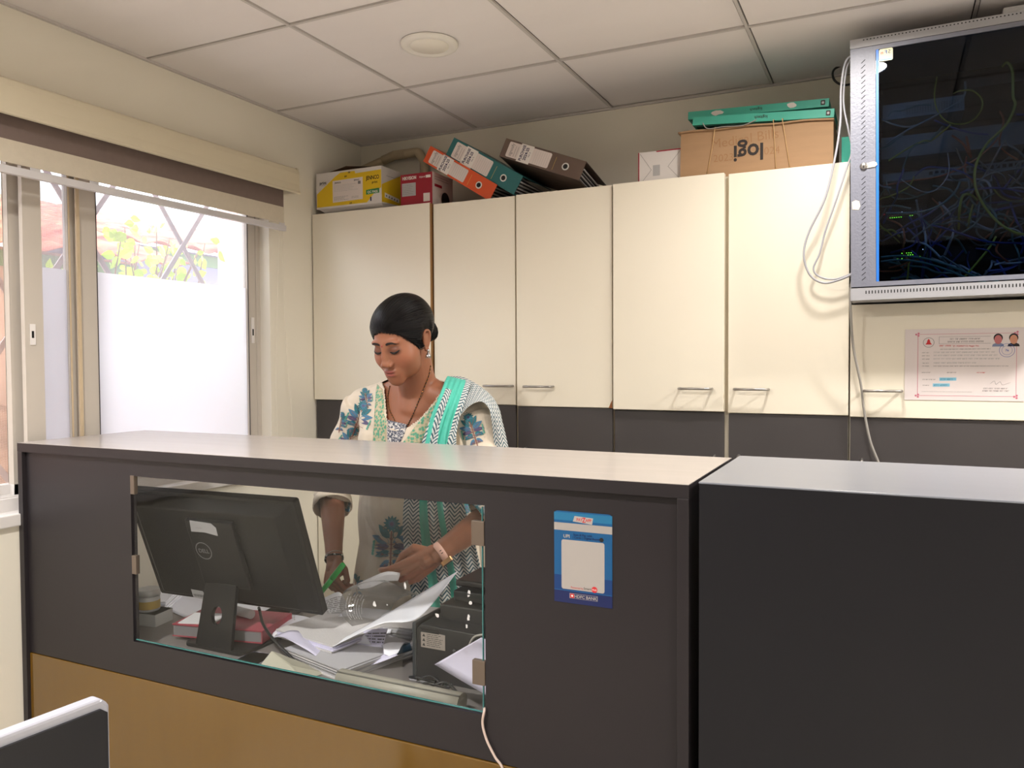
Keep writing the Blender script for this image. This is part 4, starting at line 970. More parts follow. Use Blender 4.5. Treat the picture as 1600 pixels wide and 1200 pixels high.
def deva(x, z, w, h, m, seed):
    """a row of headline-hung script: top bar with strokes and bowls under it"""
    r = random.Random(seed); xx = x
    while xx < x+w:
        wl = r.uniform(2.2, 5)*h; wl = min(wl, x+w-xx)
        b.prism([(xx, z+h), (xx+wl, z+h), (xx+wl, z+h*1.18), (xx, z+h*1.18)], 0.0004, 0.0006, m, F)
        q = xx+0.2*h
        while q < xx+wl-0.3*h:
            b.prism([(q, z), (q+h*0.16, z), (q+h*0.16, z+h), (q, z+h)], 0.0004, 0.0006, m, F)
            if r.random() < 0.6: b.prism([(q-h*0.45, z+h*r.uniform(.3, .6)), (q, z+h*r.uniform(.2, .5)), (q, z+h*.62), (q-h*0.4, z+h*.75)], 0.0004, 0.0006, m, F)
            q += h*r.uniform(0.6, 0.95)
        xx += wl+h*0.6
deva(0.118, 0.1775, 0.078, 0.0042, m_gry, 1); deva(0.112, 0.1695, 0.092, 0.0042, m_gry, 2); deva(0.092, 0.158, 0.034, 0.0042, m_red, 3)
b.text('(F-1420067/13) Nagar No.', 0.0062, m_red, F @ Matrix.Translation((0.160, 0.1578, 0.0007)), 0.01)
deva(0.094, 0.1490, 0.128, 0.0024, m_gry, 4)
for k, (zz, x_, w_) in enumerate(((0.139, 0.046, 0.19), (0.130, 0.046, 0.195), (0.120, 0.046, 0.20), (0.108, 0.046, 0.14), (0.0995, 0.046, 0.22))): deva(x_, zz, 0.02, 0.0026, m_gry, 10+k); deva(x_+0.03, zz, w_-0.03, 0.0036 if k < 4 else 0.0024, m_gry2 if k < 4 else m_gry, 20+k)
for k, x_ in enumerate((0.046, 0.112, 0.188)): deva(x_, 0.080, 0.024, 0.0028, m_red if k == 2 else m_gry, 30+k)
m_hl = mat('highlighter_cyan', (130, 190, 214), 0.5, var=0)
for (x_, z_) in ((0.092, 0.0575), (0.075, 0.040)): b.prism([(x_, z_), (x_+0.044, z_+0.001), (x_+0.044, z_+0.010), (x_, z_+0.0095)], 0.0004, 0.0006, m_hl, F); deva(x_+0.004, z_+0.002, 0.036, 0.004, m_bl1, int(x_*1000)); deva(0.048, z_+0.002, x_-0.058, 0.0026, m_gry, int(x_*900))
deva(0.205, 0.034, 0.060, 0.0034, m_gry, 41); deva(0.203, 0.027, 0.066, 0.0034, m_gry, 42); deva(0.046, 0.0245, 0.13, 0.0015, m_gry2, 43)
b.tube(catmull([F @ Vector(v) for v in ((0.222, 0.050, 0.0007), (0.232, 0.058, 0.0007), (0.236, 0.048, 0.0007), (0.246, 0.056, 0.0007), (0.252, 0.047, 0.0007), (0.272, 0.054, 0.0007))], 5), 0.0003, m_gry2, 4)
m_face1 = mat('photo_skin_ruddy', (190, 110, 110), 0.5, var=0.1); m_face2 = mat('photo_skin_tan', (200, 140, 110), 0.5, var=0.1); m_sh = mat('photo_shirt_grey', (120, 130, 160), 0.5, var=0.1)
for (cx_, mf, ms) in ((0.240, m_face1, m_sh), (0.278, m_face2, m_blk)):
    E = lambda x_, z_, a_, c_, m, d: b.prism([(x_+a_*cos(q*pi/9), z_+c_*sin(q*pi/9)) for q in range(18)], 0.0004, d, m, F)
    b.prism([(cx_-0.015, 0.157), (cx_+0.015, 0.157), (cx_+0.013, 0.164), (cx_+0.004, 0.168), (cx_-0.004, 0.168), (cx_-0.013, 0.164)], 0.0004, 0.0007, ms, F)
    E(cx_, 0.182, 0.0115, 0.0125, m_blk, 0.0008); E(cx_, 0.177, 0.0095, 0.0130, mf, 0.0010)
ring(0.262, 0.146, 0.0185, 0.0195, mat('stamp_blue', (70, 90, 170), 0.5, var=0), d1=0.0012); ring(0.262, 0.146, 0.0125, 0.0132, MATS['stamp_blue'], d1=0.0012); b.text('76', 0.009, MATS['stamp_blue'], F @ Matrix.Translation((0.262, 0.143, 0.0012)), 0.01)
tag(b.build('certificate', weld=False), 'laminated permit with two portrait photos pasted on the short cupboard door', 'certificate')
# ================================================================ DESK BEHIND THE COUNTER
ZK = HC-0.76
m_desk = mat('desk_top_grey', (120, 114, 112), 0.35, var=0.05, vscale=4)
t = empty('desk', (-1.25, 1.7, 0), 'grey work desk behind the counter under the papers', 'desk'); P = grouped(t)
b = MB(); b.box((CX0+0.025, YP+0.022, ZK-0.025), (CX1-0.026, 1.98, ZK), m_desk); P(b, 'desk_top', bevel=0.001)
for xx in (CX0+0.03, -1.25, CX1-0.05):
    b = MB(); b.box((xx, YP+0.03, 0), (xx+0.02, 1.95, ZK-0.026), m_lam); P(b, 'support_panel')

# ---- monitor seen from behind, tilted back
m_mon = mat('monitor_black', (10, 10, 14), 0.45, var=0.0, spec=0.3); m_mon2 = mat('monitor_black_gloss', (12, 12, 15), 0.2, var=0)
m_logo = mat('logo_silver', (120, 122, 126), 0.3, metal=0.5, var=0)
mt = empty('computer_monitor', (-1.62, 1.55, ZK), 'black computer monitor seen from behind through the counter glass', 'monitor')
TIL = radians(20.2)
MM = Matrix.Translation((-1.6054, 1.514, HC-0.3445)) @ Matrix.Rotation(radians(3.3), 4, 'Z') @ Matrix.Rotation(TIL, 4, 'X')   # origin: middle of the top edge; local -y to the viewer, -z down the panel
# local: x right, y away from us (screen side +y), z up
hw, ph = 0.2794, 0.3397
inv = Matrix.Translation(-Vector(mt.location))
def mpart(b, name, par=None, **k):
    o = b.build(name, None, **k)
    if par: o.parent = par
    else: o.parent = mt; o.matrix_parent_inverse = inv
    return o
b = MB()
ch = 0.030
prof = [(-hw+0.004, 0), (hw-0.004, 0), (hw, -0.004), (hw, -ph+0.004), (hw-0.004, -ph), (-hw+0.06, -ph), (-hw, -ph+0.045), (-hw, -0.004)]
prof = [(-hw+0.004, 0), (hw-0.004, 0), (hw, -0.004), (hw, -ph+0.004), (hw-0.004, -ph), (-hw+0.004, -ph), (-hw, -ph+0.004), (-hw, -0.004)]
Mxz = MM @ frame_m((0, 0, 0), (1, 0, 0), (0, 0, 1))       # extrude towards -y
b.prism(prof, -0.018, 0.004, m_mon, Mxz)
back = mpart(b, 'housing', bevel=0.002)
b = MB()
inn = [(-hw+0.05, -0.035), (hw-0.05, -0.035), (hw-0.05, -ph+0.03), (-hw+0.05, -ph+0.03)]
out = [(-hw+0.012, -0.010), (hw-0.012, -0.010), (hw-0.012, -ph+0.010), (-hw+0.012, -ph+0.010)]
V = [(p[0], -0.004, p[1]) for p in out]+[(p[0], -0.030, p[1]) for p in inn]
b.add(V, [(0, 1, 5, 4), (1, 2, 6, 5), (2, 3, 7, 6), (3, 0, 4, 7), (4, 5, 6, 7)], m_mon, MM)
mpart(b, 'back_cover', bevel=0.004)
b = MB(); b.box((-hw+0.008, 0.0182, -ph+0.016), (hw-0.008, 0.019, -0.008), m_mon2, MM); mpart(b, 'screen')
# neck cover on the back, down to the foot
b = MB()
b.box((-0.055, -0.044, -0.255), (0.100, -0.0295, -0.055), m_mon, MM); nk = mpart(b, 'neck_cover', bevel=0.003)
Fm = MM @ frame_m((0, -0.0445, -0.145), (1, 0, 0), (0, 0, 1))
b = MB()
def ringM(b, cx, cy, r0, r1, m, F, d=0.0008, n=40, sx=1):
    V = []
    for q in range(n): a = 2*pi*q/n; V += [(cx+r0*cos(a)*sx, cy+r0*sin(a), d), (cx+r1*cos(a)*sx, cy+r1*sin(a), d)]
    b.add(V, [(2*q, 2*q+1, (2*q+3) % (2*n), (2*q+2) % (2*n)) for q in range(n)], m, F)
ringM(b, -0.018, 0.0, 0.0235, 0.0262, m_logo, Fm); b.text('DELL', 0.0165, m_logo, Fm @ Matrix.Translation((-0.018, -0.006, 0.0008)), 0.02, 0.95)
mpart(b, 'logo', nk, weld=False)
b = MB(); Fs = MM @ frame_m((-0.040, -0.0448, -0.088), (1, 0, 0), (0, 0, 1)); b.prism([(0.0, 0.0), (0.006, 0.034), (0.075, 0.030), (0.088, 0.018), (0.086, -0.006), (0.045, 0.001)], 0, 0.0006, mat('paper_tag_grey', (150, 148, 150), 0.8, var=0.08), Fs)
b.text('xxxxxxx', 0.006, m_gry, Fs @ Matrix.Translation((0.03, 0.012, 0.0008)))
mpart(b, 'paper_tag', nk, weld=False)
b = MB(); Fs = MM @ frame_m((-0.125, -0.0310, -0.318), (1, 0, 0), (0, 0, 1)); b.prism([(0, 0.004), (0, 0.030), (0.040, 0.028), (0.052, 0.006), (0.05, 0.0)], 0, 0.0005, m_gry2, Fs)
r_ = random.Random(3)
for k in range(16): x = 0.004+k*0.0022; b.prism([(x, 0.008), (x+r_.choice((0.0006, 0.0012)), 0.008), (x+0.001, 0.016), (x, 0.016)], 0, 0.0007, m_blk, Fs)
mpart(b, 'barcode_label', back, weld=False)
# stand: plate with a round hole, then the foot
sN = Vector((-1.603, 1.535, ZK+0.004)); 
top = MM @ Vector((0.0, -0.036, -0.25))
d = (top-sN); L = d.length
Mst = frame_m(sN+Vector((0, 0, 0)), (1, 0, 0), d)
b = MB(); w0, w1 = 0.062, 0.054; hr, hz, nn = 0.021, 0.085, 28
outer = []
def oring(a):
    # outline point of the neck plate in direction a from the hole centre
    dx, dy = cos(a), sin(a); best = 1e9
    for t_ in range(1, 4000):
        s_ = t_*0.0001; x, y = dx*s_, hz+dy*s_
        wv = w0+(w1-w0)*y/L
        if abs(x) > wv or y < 0 or y > L: return (x, y)
A = sorted([2*pi*k/nn for k in range(nn)]+[math.atan2(-hz, w0) % (2*pi), math.atan2(-hz, -w0) % (2*pi), math.atan2(L-hz, w1) % (2*pi), math.atan2(L-hz, -w1) % (2*pi)])
for z in (0, 0.010):
    V = []
    for a in A: q = oring(a); V += [(0.014*cos(a)*1.25, hz+hr*1.15*sin(a), z), (q[0], q[1], z)]
    n = len(A); F_ = [(2*i, 2*i+1, (2*i+3) % (2*n), (2*i+2) % (2*n)) for i in range(n)]
    b.add(V, F_ if z else [f[::-1] for f in F_], m_mon, Mst)
V = []
for a in A: q = oring(a); V += [(0.014*cos(a)*1.25, hz+hr*1.15*sin(a), 0), (0.014*cos(a)*1.25, hz+hr*1.15*sin(a), 0.010), (q[0], q[1], 0), (q[0], q[1], 0.010)]
n = len(A)
b.add(V, [(4*i, (4*i+4) % (4*n), (4*i+5) % (4*n), 4*i+1) for i in range(n)]+[(4*i+2, 4*i+3, (4*i+7) % (4*n), (4*i+6) % (4*n)) for i in range(n)], m_mon, Mst)
mpart(b, 'neck', weld=True)
b = MB(); b.prism(rrect(-0.105, 0.0, 0.105, 0.17, 0.02), 0, 0.010, m_mon, Matrix.Translation((sN.x, sN.y-0.012, ZK))); mpart(b, 'foot', bevel=0.002)
b = MB(); b.tube(catmull([MM @ Vector((0.085, -0.02, -ph+0.01)), ay(406, 955, 1.64), ay(411, 975, 1.60), ay(428, 1000, 1.56), ay(452, 1024, 1.54), ay(472, 1046, 1.53)], 8), 0.0038, m_cabk, 10)
tag(b.build('monitor_cable'), 'black cable curving from the monitor down to the papers', 'cable')

# ---- sheets and stacks
m_shw = mat('paper_sheet_cool', (238, 238, 246), 0.6, var=0.03); m_shl = mat('paper_sheet_lilac', (206, 202, 224), 0.6, var=0.04); m_shg = mat('paper_sheet_grey', (176, 174, 178), 0.7, var=0.05)
def ruled(A, B, m, name, label, cat='paper', n=20, nv=6, bulge=0.0, th=0.0005, deco=None, group=None, wav=0.0):
    """sheet stretched between two curves given as (px, py, depth y)"""
    PA = catmull([ay(*p) for p in A], 8); PB = catmull([ay(*p) for p in B], 8)
    def at(P, u): x = u*(len(P)-1); i = min(int(x), len(P)-2); return P[i].lerp(P[i+1], x-i)
    def f(u, v):
        a, c = at(PA, u), at(PB, u); p = a.lerp(c, v)
        p = p+Vector((0, 0, bulge*sin(pi*v)+wav*sin(u*9+v*5))); p.z = max(p.z, ZK+0.002); return p
    b = MB(); b.grid(f, n, nv, m)
    if deco:
        for (u0, v0, u1, v1, rows, mm, sd) in deco:
            r = random.Random(sd)
            for k in range(rows):
                v = v0+(v1-v0)*(k+0.5)/rows; u = u0
                while u < u1:
                    w = r.uniform(0.01, 0.03)
                    if r.random() < 0.8:
                        q = [f(u, v), f(min(u+w, 1), v), f(min(u+w, 1), min(1, v+0.35*(v1-v0)/rows)), f(u, min(1, v+0.35*(v1-v0)/rows))]
                        nn_ = (q[1]-q[0]).cross(q[3]-q[0])
                        if nn_.length > 0: nn_.normalize()
                        if nn_.dot(Vector((0, 0, HC))-q[0]+Vector((0, -0.0, 0))) < 0: nn_ = -nn_
                        b.quad([p+nn_*0.0006 for p in q], mm)
                    u += w+0.008
    o = b.build(name, weld=False); sd_ = o.modifiers.new('thickness', 'SOLIDIFY'); sd_.thickness = th
    return tag(o, label, cat, group)
def block(p0, p1, p2, h, m, name, label, cat, side=None, jit=0, parts=None):
    """flat block standing on three base corners: p0-p1 the near edge, p2 beyond p1"""
    p0, p1, p2 = Vector(p0), Vector(p1), Vector(p2)
    e = p1-p0; M = frame_m(p0, e, p2-p1); L = e.length; D = (p2-p1).length
    M.translation = p0
    b = MB(); b.box((0, 0, 0), (L, D, h), side or m, M); b.box((-0.001, -0.001, h-0.0015), (L+0.001, D+0.001, h), m, M)
    if jit:
        r = random.Random(int(L*1000)); n = jit; b = MB()
        for k in range(n):
            dx, dy = r.uniform(-.004, .004), r.uniform(-.004, .004)
            b.box((dx, dy, h*k/n), (L+dx, D+dy, h*(k+0.86)/n), m if k % 3 else (side or m), M)
    o = b.build(name, weld=False); tag(o, label, cat); return o, M, L, D
# left end of the desk
block(az(200, 960, ZK), az(258, 958, ZK), az(262, 935, ZK), 0.035, m_shw, 'paper_stack', 'low stack of white papers at the window end of the desk', 'papers', m_pape, jit=6)
jp = az(233, 972, ZK+0.0)
t = empty('jar', (jp.x, jp.y+0.0, ZK+0.036), 'round white jar with a yellow label left of the monitor', 'jar')
m_jar = mat('jar_white', (206, 206, 206), 0.3, var=0.02); m_jl = mat('jar_label_yellow', (196, 166, 80), 0.5, var=0.1)
b = MB(); b.lathe([(0.028, 0), (0.031, 0.003), (0.031, 0.040), (0.028, 0.044)], m_jar, 32); b.build('body', t)
b = MB(); b.lathe([(0.0313, 0.008), (0.0314, 0.009), (0.0314, 0.030), (0.0313, 0.031)], m_jl, 32)
b.build('label', t)
b = MB(); b.lathe([(0.027, 0.044), (0.033, 0.045), (0.033, 0.060), (0.030, 0.063)], m_jar, 32); b.build('lid', t)
o, M_, L_, D_ = block(Vector((jp.x-0.05, jp.y-0.04, ZK)), Vector((jp.x+0.055, jp.y-0.025, ZK)), Vector((jp.x+0.045, jp.y+0.045, ZK)), 0.035, m_jar, 'pin_box', 'small white box under the jar left of the monitor', 'box')
ruled([(228, 918, 1.90), (262, 924, 1.88), (300, 926, 1.86), (330, 930, 1.84)], [(252, 962, 1.74), (278, 980, 1.70), (300, 990, 1.68), (318, 996, 1.66)], m_shw, 'paper_sheet', 'large curved white sheet behind the monitor neck', n=24)
ruled([(350, 945, 1.90), (400, 948, 1.90), (450, 955, 1.9)], [(345, 975, 1.78), (400, 978, 1.78), (445, 978, 1.78)], m_shw, 'paper_sheet', 'flat white sheet lying behind the red bill book', n=10)
# red bill book
q0, q1, q2 = az(268, 1008, ZK), az(411, 1021, ZK), az(463, 990, ZK)
for q in (q0, q1, q2): q.z += 0.0105; q.y += 0.030; q.x -= 0.030
e = q1-q0; M = frame_m(q0, e, q2-q1); M.translation = q0; L, D = e.length, (q2-q1).length
t = empty('bill_book', q0, 'thick red covered bill book behind the monitor neck', 'book')
P = grouped(t); m_rbk = mat('book_cover_red', (152, 58, 72), 0.6, var=0.1)
b = MB(); b.box((0.002, 0.002, 0.003), (L-0.003, D-0.003, 0.031), mat('page_block_grey', (120, 116, 118), 0.8, var=0.15, vscale=200, stretch=(1, 1, 8)), M); P(b, 'pages')
b = MB(); b.box((0, 0, 0), (L, D, 0.003), m_rbk, M); b.box((0, 0, 0.031), (L, D, 0.034), m_rbk, M); b.box((L-0.003, 0, 0.003), (L, D, 0.031), m_rbk, M); P(b, 'cover')
b = MB(); b.box((L*0.05, 0.004, 0.0342), (L*0.42, D*0.6, 0.036), m_pap, M @ Matrix.Rotation(0.1, 4, 'Z')); tag(b.build('paper_slip'), 'folded white slip lying on the red bill book', 'paper')
rp = M @ Vector((L*0.66, D*0.55, 0.034+0.0125))
b = MB(); b.tube([rp-Vector((0.055, -0.01, 0)), rp+Vector((0.01, 0, 0))], 0.0125, m_pap, 18); tag(b.build('paper_roll'), 'short white paper roll on the red bill book', 'paper roll')
block(az(408, 968, ZK), az(442, 972, ZK), az(450, 955, ZK), 0.020, m_filein, 'stapler_box', 'small dark flat box behind the red bill book', 'box')
# central heap
pj = lambda px, py: az(px, py, ZK)
block(pj(447, 1030), pj(536, 1066), pj(636, 1018), 0.030, m_shg, 'receipt_pad', 'thick pad of grey-edged receipts in the middle of the desk heap', 'papers', m_pape, jit=9)
block(pj(432, 1012)+Vector((0, 0, 0.031)), pj(520, 1040)+Vector((0, 0, 0.031)), pj(600, 1000)+Vector((0, 0, 0.031)), 0.018, m_shl, 'notepad', 'lilac-white notepad lying on the receipt pad', 'papers', m_pape, jit=4)
ruled([(424, 997, 1.60), (455, 985, 1.62), (490, 992, 1.66), (540, 1006, 1.68), (590, 1012, 1.70)], [(452, 1000, 1.55), (480, 1016, 1.55), (520, 1040, 1.55), (570, 1042, 1.58), (622, 1024, 1.62)], m_shl, 'paper_sheet', 'wide lilac-tinted sheet curling over the front of the paper heap', n=24, bulge=0.006)
ruled([(440, 960, 1.84), (462, 961, 1.82), (485, 966, 1.78), (520, 980, 1.74), (560, 985, 1.72)], [(424, 997, 1.62), (470, 990, 1.64), (510, 996, 1.66), (545, 1002, 1.66), (580, 1008, 1.66)], m_shw, 'paper_sheet', 'white sheet sloping down from the monitor corner to the heap', n=24, bulge=0.01, deco=[(0.0, 0.05, 0.22, 0.5, 5, m_gry2, 5)])
ruled([(500, 938, 1.86), (528, 925, 1.88), (538, 935, 1.88)], [(512, 975, 1.72), (545, 985, 1.74), (560, 982, 1.76)], m_pap, 'receipt', 'printed receipt beneath the woman\'s pen hand', n=12, deco=[(0.1, 0.1, 0.85, 0.75, 12, m_gry, 6)])
ruled([(536, 955, 1.80), (560, 950, 1.84), (620, 955, 1.86)], [(510, 990, 1.70), (560, 992, 1.72), (610, 990, 1.74)], m_shw, 'paper_sheet', 'white sheet lying beneath the transparent sleeve', n=10, bulge=0.004)
block(pj(588, 1005), pj(645, 1012), pj(660, 975), 0.050, m_pap, 'paper_stack', 'stack of yellowish printed pages beside the black printer', 'papers', m_pape, jit=10)
ruled([(562, 985, 1.70), (585, 983, 1.70), (606, 982, 1.71)], [(556, 1006, 1.66), (580, 1010, 1.66), (598, 1012, 1.66)], m_shl, 'receipt', 'upside-down receipt with bold print under the long diagonal sheet', n=10, deco=[(0.1, 0.15, 0.95, 0.8, 4, m_blk, 7)])
ruled([(596, 1010, 1.66), (610, 1004, 1.68), (640, 1006, 1.70)], [(600, 1022, 1.62), (612, 1026, 1.62), (622, 1020, 1.63)], m_shw, 'paper_sheet', 'small rolled white sheet end at the right of the heap', n=10, bulge=0.012)
b = MB(); b.tube([ay(606, 1020, 1.655), ay(642, 1010, 1.69)], 0.010, mat('pen_blue_grey', (70, 100, 124), 0.4, var=0), 12); tag(b.build('marker_pen'), 'thick blue-grey pen lying beside the printer', 'pen')
ruled([(481, 1027, 1.60), (530, 1001, 1.64), (590, 967, 1.70), (650, 932, 1.76), (715, 893, 1.82)], [(483, 1029, 1.58), (546, 998, 1.58), (598, 974, 1.58), (655, 964, 1.62), (713, 896, 1.80)], m_shw, 'paper_sheet', 'long white sheet curling diagonally up in front of the printer', n=36, wav=0.0008)
block(pj(640, 1062), pj(700, 1075), pj(690, 1020), 0.004, m_shw, 'paper_sheet', 'white paper lying flat between heap and printer', 'paper')
# transparent sleeve held by the woman
m_slv = glass_mat('plastic_sleeve', tint=(0.86, 0.86, 0.86), haze=0.22, refl=1.0, col=(230, 228, 224))
ruled([(600, 906, 1.80), (566, 911, 1.78), (540, 922, 1.76), (531, 942, 1.74), (535, 962, 1.73), (552, 980, 1.72)], [(655, 930, 1.90), (640, 930, 1.90), (625, 935, 1.90), (615, 945, 1.88), (610, 960, 1.84), (612, 975, 1.80)], m_slv, 'plastic_sleeve', 'bent transparent plastic sleeve hanging from the woman\'s left hand', 'sleeve', n=30, deco=[(0.45, 0.08, 0.85, 0.42, 7, m_gry2, 9)])
# long cable duct, folded envelope
m_duct = mat('duct_grey_beige', (150, 146, 134), 0.5, var=0.05)
b = MB(); a0, a1 = ay(532, 1050, 1.475), ay(722, 1087, 1.475); a0.z = a1.z = ZK+0.024
b.tube([a0, a1], 0.0225, m_duct, 20, flat=0.95); b.tube([a0+Vector((0, -0.012, 0.019)), a1+Vector((0, -0.012, 0.019))], 0.002, mat('duct_seam', (100, 98, 92), 0.6, var=0), 6); tag(b.build('cable_duct'), 'grey plastic cable duct lying along the glass at the front of the desk', 'duct')
b = MB(); w = [ay(397, 1035, 1.462), ay(424, 1006, 1.50), ay(455, 1030, 1.49), ay(474, 1046, 1.47)]
w[0].z = ZK+0.002; w[3].z = ZK+0.002; w[1].z = ZK+0.045; w[2].z = ZK+0.022
bk = [p+Vector((0.02, 0.06, -0.0)) for p in w]; 
for p in bk: p.z = ZK+0.001
V = w+bk; b.add(V, [(0, 3, 2, 1), (1, 2, 6, 5), (2, 3, 7, 6), (0, 1, 5, 4), (4, 5, 6, 7), (3, 0, 4, 7)], mat('envelope_beige_grey', (168, 164, 148), 0.7, var=0.05)); tag(b.build('envelope', bevel=0.003), 'folded beige envelope standing at the foot of the glass', 'envelope')
# printer
m_pr = mat('printer_black', (30, 31, 34), 0.35, var=0.03); m_pr2 = mat('printer_dark_grey', (66, 68, 70), 0.4, var=0.03)
px0 = az(648, 1060, ZK)
t = empty('printer', (px0.x+0.2, px0.y, ZK), 'black desktop printer behind the right end of the glass', 'printer'); P = grouped(t)
x0, y0 = px0.x, px0.y
PH = ay(640, 972, y0).z-ZK
b = MB()
b.prism([(0, 0.004), (0.006, 0), (0.30, 0), (0.30, PH*0.94), (0.012, PH), (0.0, PH-0.012)], -0.30, 0, m_pr, Matrix.Translation((x0+0.006, y0, ZK)) @ frame_m((0, 0, 0), (1, 0, 0), (0, 0, 1)))
P(b, 'body', bevel=0.003)
b = MB(); b.box((x0-0.006, y0-0.002, ZK+0.002), (x0+0.006, y0+0.30, ZK+PH+0.002), m_pr2); P(b, 'side_cover', bevel=0.004)
zt = ay(720, 907, y0+0.12).z
b = MB(); b.box((x0+0.035, y0+0.06, ZK+PH*0.95), (x0+0.30, y0+0.28, zt-0.045), m_pr); b.box((x0+0.05, y0+0.10, zt-0.046), (x0+0.30, y0+0.27, zt-0.02), m_pr2); P(b, 'output_unit', bevel=0.004)
b = MB(); b.box((x0+0.045, y0+0.12, zt-0.016), (x0+0.30, y0+0.26, zt), m_pr); P(b, 'lid', bevel=0.004)
b = MB(); Fp = frame_m((x0+0.020, y0-0.0015, ZK+PH*0.60), (1, 0, 0), (0, 0, 1))
b.prism([(0, 0), (0.066, 0), (0.066, 0.036), (0.050, 0.037), (0.050, 0.042), (0, 0.042)], 0, 0.001, mat('label_warm_grey', (150, 140, 132), 0.6, var=0), Fp)
b.prism([(0, 0.036), (0.05, 0.036), (0.05, 0.042), (0, 0.042)], 0, 0.0012, m_blk, Fp); lines(b, Fp, 0.016, 0.062, 0.003, 0.034, 7, m_blk, 0.0013, 17)
for k in range(3): b.prism([(0.004, 0.004+0.011*k), (0.012, 0.004+0.011*k), (0.008, 0.011+0.011*k)], 0, 0.0013, m_blk, Fp)
P(b, 'warning_label', weld=False)
b = MB(); b.lathe([(0.001, 0.002), (0.003, 0.002), (0.0045, 0)], m_pr2, 16, frame_m((x0+0.11, y0-0.001, ZK+PH*0.62), (1, 0, 0), (0, 0, 1))); P(b, 'screw')
b = MB(); b.tube(catmull([(x0+0.155, y0-0.008, ZK+0.03), (x0+0.150, y0-0.008, ZK+0.09), (x0+0.165, y0-0.008, ZK+0.125), (x0+0.19, y0-0.006, ZK+0.135)], 6), 0.003, m_cabg, 8); P(b, 'cable')
ruled([(752, 996, 1.46), (772, 1004, 1.47), (790, 1010, 1.48)], [(679, 1038, 1.52), (715, 1060, 1.49), (770, 1092, 1.46)], m_shl, 'paper_sheet', 'bluish white sheet leaning on the printer at the right glass edge', n=12)
b = MB()
for k in range(5):
    a0 = az(640+k*11, 1058+k*5, ZK+0.006); b.tube(catmull([a0, a0+Vector((0.03, 0.015*((k % 2)*2-1), 0.01)), a0+Vector((0.07, 0.0, 0.0))], 6), 0.003, m_cabk, 6)
tag(b.build('cable_bundle', weld=False), 'bundle of black cables lying between duct and printer', 'cables', kind='stuff')
b = MB(); a0 = az(400, 1028, ZK+0.002); block(az(366, 1034, ZK), az(402, 1040, ZK), az(412, 1024, ZK), 0.003, m_shl, 'paper_slip', 'small pale slip in front of the red bill book', 'paper')
# white cable out of the glass corner
b = MB(); b.tube(catmull([(ay(756, 1106, 1.46)), ay(757, 1109, YP-0.004), ay(754, 1130, YP-0.006), ay(760, 1155, YP-0.006), ay(773, 1182, YP-0.006), ay(788, 1210, YP-0.006), ay(800, 1300, YP-0.008)], 8), 0.0026, mat('cable_pinkish_white', (206, 186, 176), 0.4, var=0), 10)
tag(b.build('cable'), 'pale cable coming out of the glass corner down the counter front', 'cable')
# dried glue spots on the glass
b = MB(); r = random.Random(4); m_glue = mat('dried_glue_white', (206, 206, 206), 0.8, var=0.1)
for (px_, py_, rx, rz) in ((633, 915, 0.004, 0.008), (733, 925, 0.004, 0.005), (735, 942, 0.005, 0.006), (683, 961, 0.006, 0.005), (732, 966, 0.004, 0.008), (729, 978, 0.003, 0.006), (585, 944, 0.006, 0.007), (605, 945, 0.002, 0.002), (732, 931, 0.003, 0.003)):
    c = ay(px_, py_, GY-0.0012); F = FRONT(c.x, GY-0.0012, c.z)
    b.prism([(rx*cos(k*pi/5)*r.uniform(.5, 1.1), rz*sin(k*pi/5)*r.uniform(.5, 1.1)) for k in range(10)], 0, 0.0003, m_glue, F)
o = b.build('glue_spots', weld=False); o.parent = gp
# ---- dark monitor standing close to the camera at the lower left
m_fm = mat('monitor_near_black', (16, 18, 26), 0.4, var=0.03); m_fe = mat('monitor_silver_edge', (176, 178, 190), 0.3, metal=0.3, var=0.02)
c = ay(174, 1088, 0.52)
t = empty('computer_monitor', (c.x, c.y-0.25, 0.72), 'dark monitor with silver top edge at the lower left corner, near the camera', 'monitor'); P = grouped(t)
dirv = Vector((0.105, 0.995, 0)).normalized()
M = frame_m(c, -dirv, (0, 0, 1))      # local x away from the corner towards the camera, y up, z = towards the window side?
side = M.to_3x3() @ Vector((0, 0, 1))
sg = 1 if side.x < 0 else -1
b = MB()
def prf(z0, z1, m, y0, y1): b.prism([(0.0, y0), (0.0, y1), (0.50, y1), (0.50, y0)], z0, z1, m, M)
b.prism([(0.004, -0.31), (0.004, -0.014), (0.010, -0.009), (0.50, -0.009), (0.50, -0.31)], 0, 0.003*sg, m_fm, M)
P(b, 'screen')
b = MB(); b.prism([(0.0, -0.312), (0.0, -0.008), (0.008, 0), (0.50, 0), (0.50, -0.312)], 0.003*sg, 0.020*sg, m_fe, M); P(b, 'housing', bevel=0.003)
b = MB(); b.box((c.x-0.06, c.y-0.30, 0.722), (c.x-0.03, c.y-0.22, c.z-0.20), m_fm); b.box((c.x-0.16, c.y-0.36, 0.712), (c.x+0.06, c.y-0.14, 0.724), m_fm); P(b, 'stand')
t = empty('side_table', (-0.95, 0.25, 0), 'low table under the near dark monitor at the lower left', 'table'); P = grouped(t)
b = MB(); b.box((-1.5, -0.2, 0.69), (-0.45, 0.62, 0.712), m_desk); P(b, 'table_top')
for (xx, yy) in ((-1.48, -0.18), (-0.5, -0.18), (-1.48, 0.57), (-0.5, 0.57)):
    b = MB(); b.box((xx, yy, 0), (xx+0.03, yy+0.03, 0.69), m_lam); P(b, 'leg')
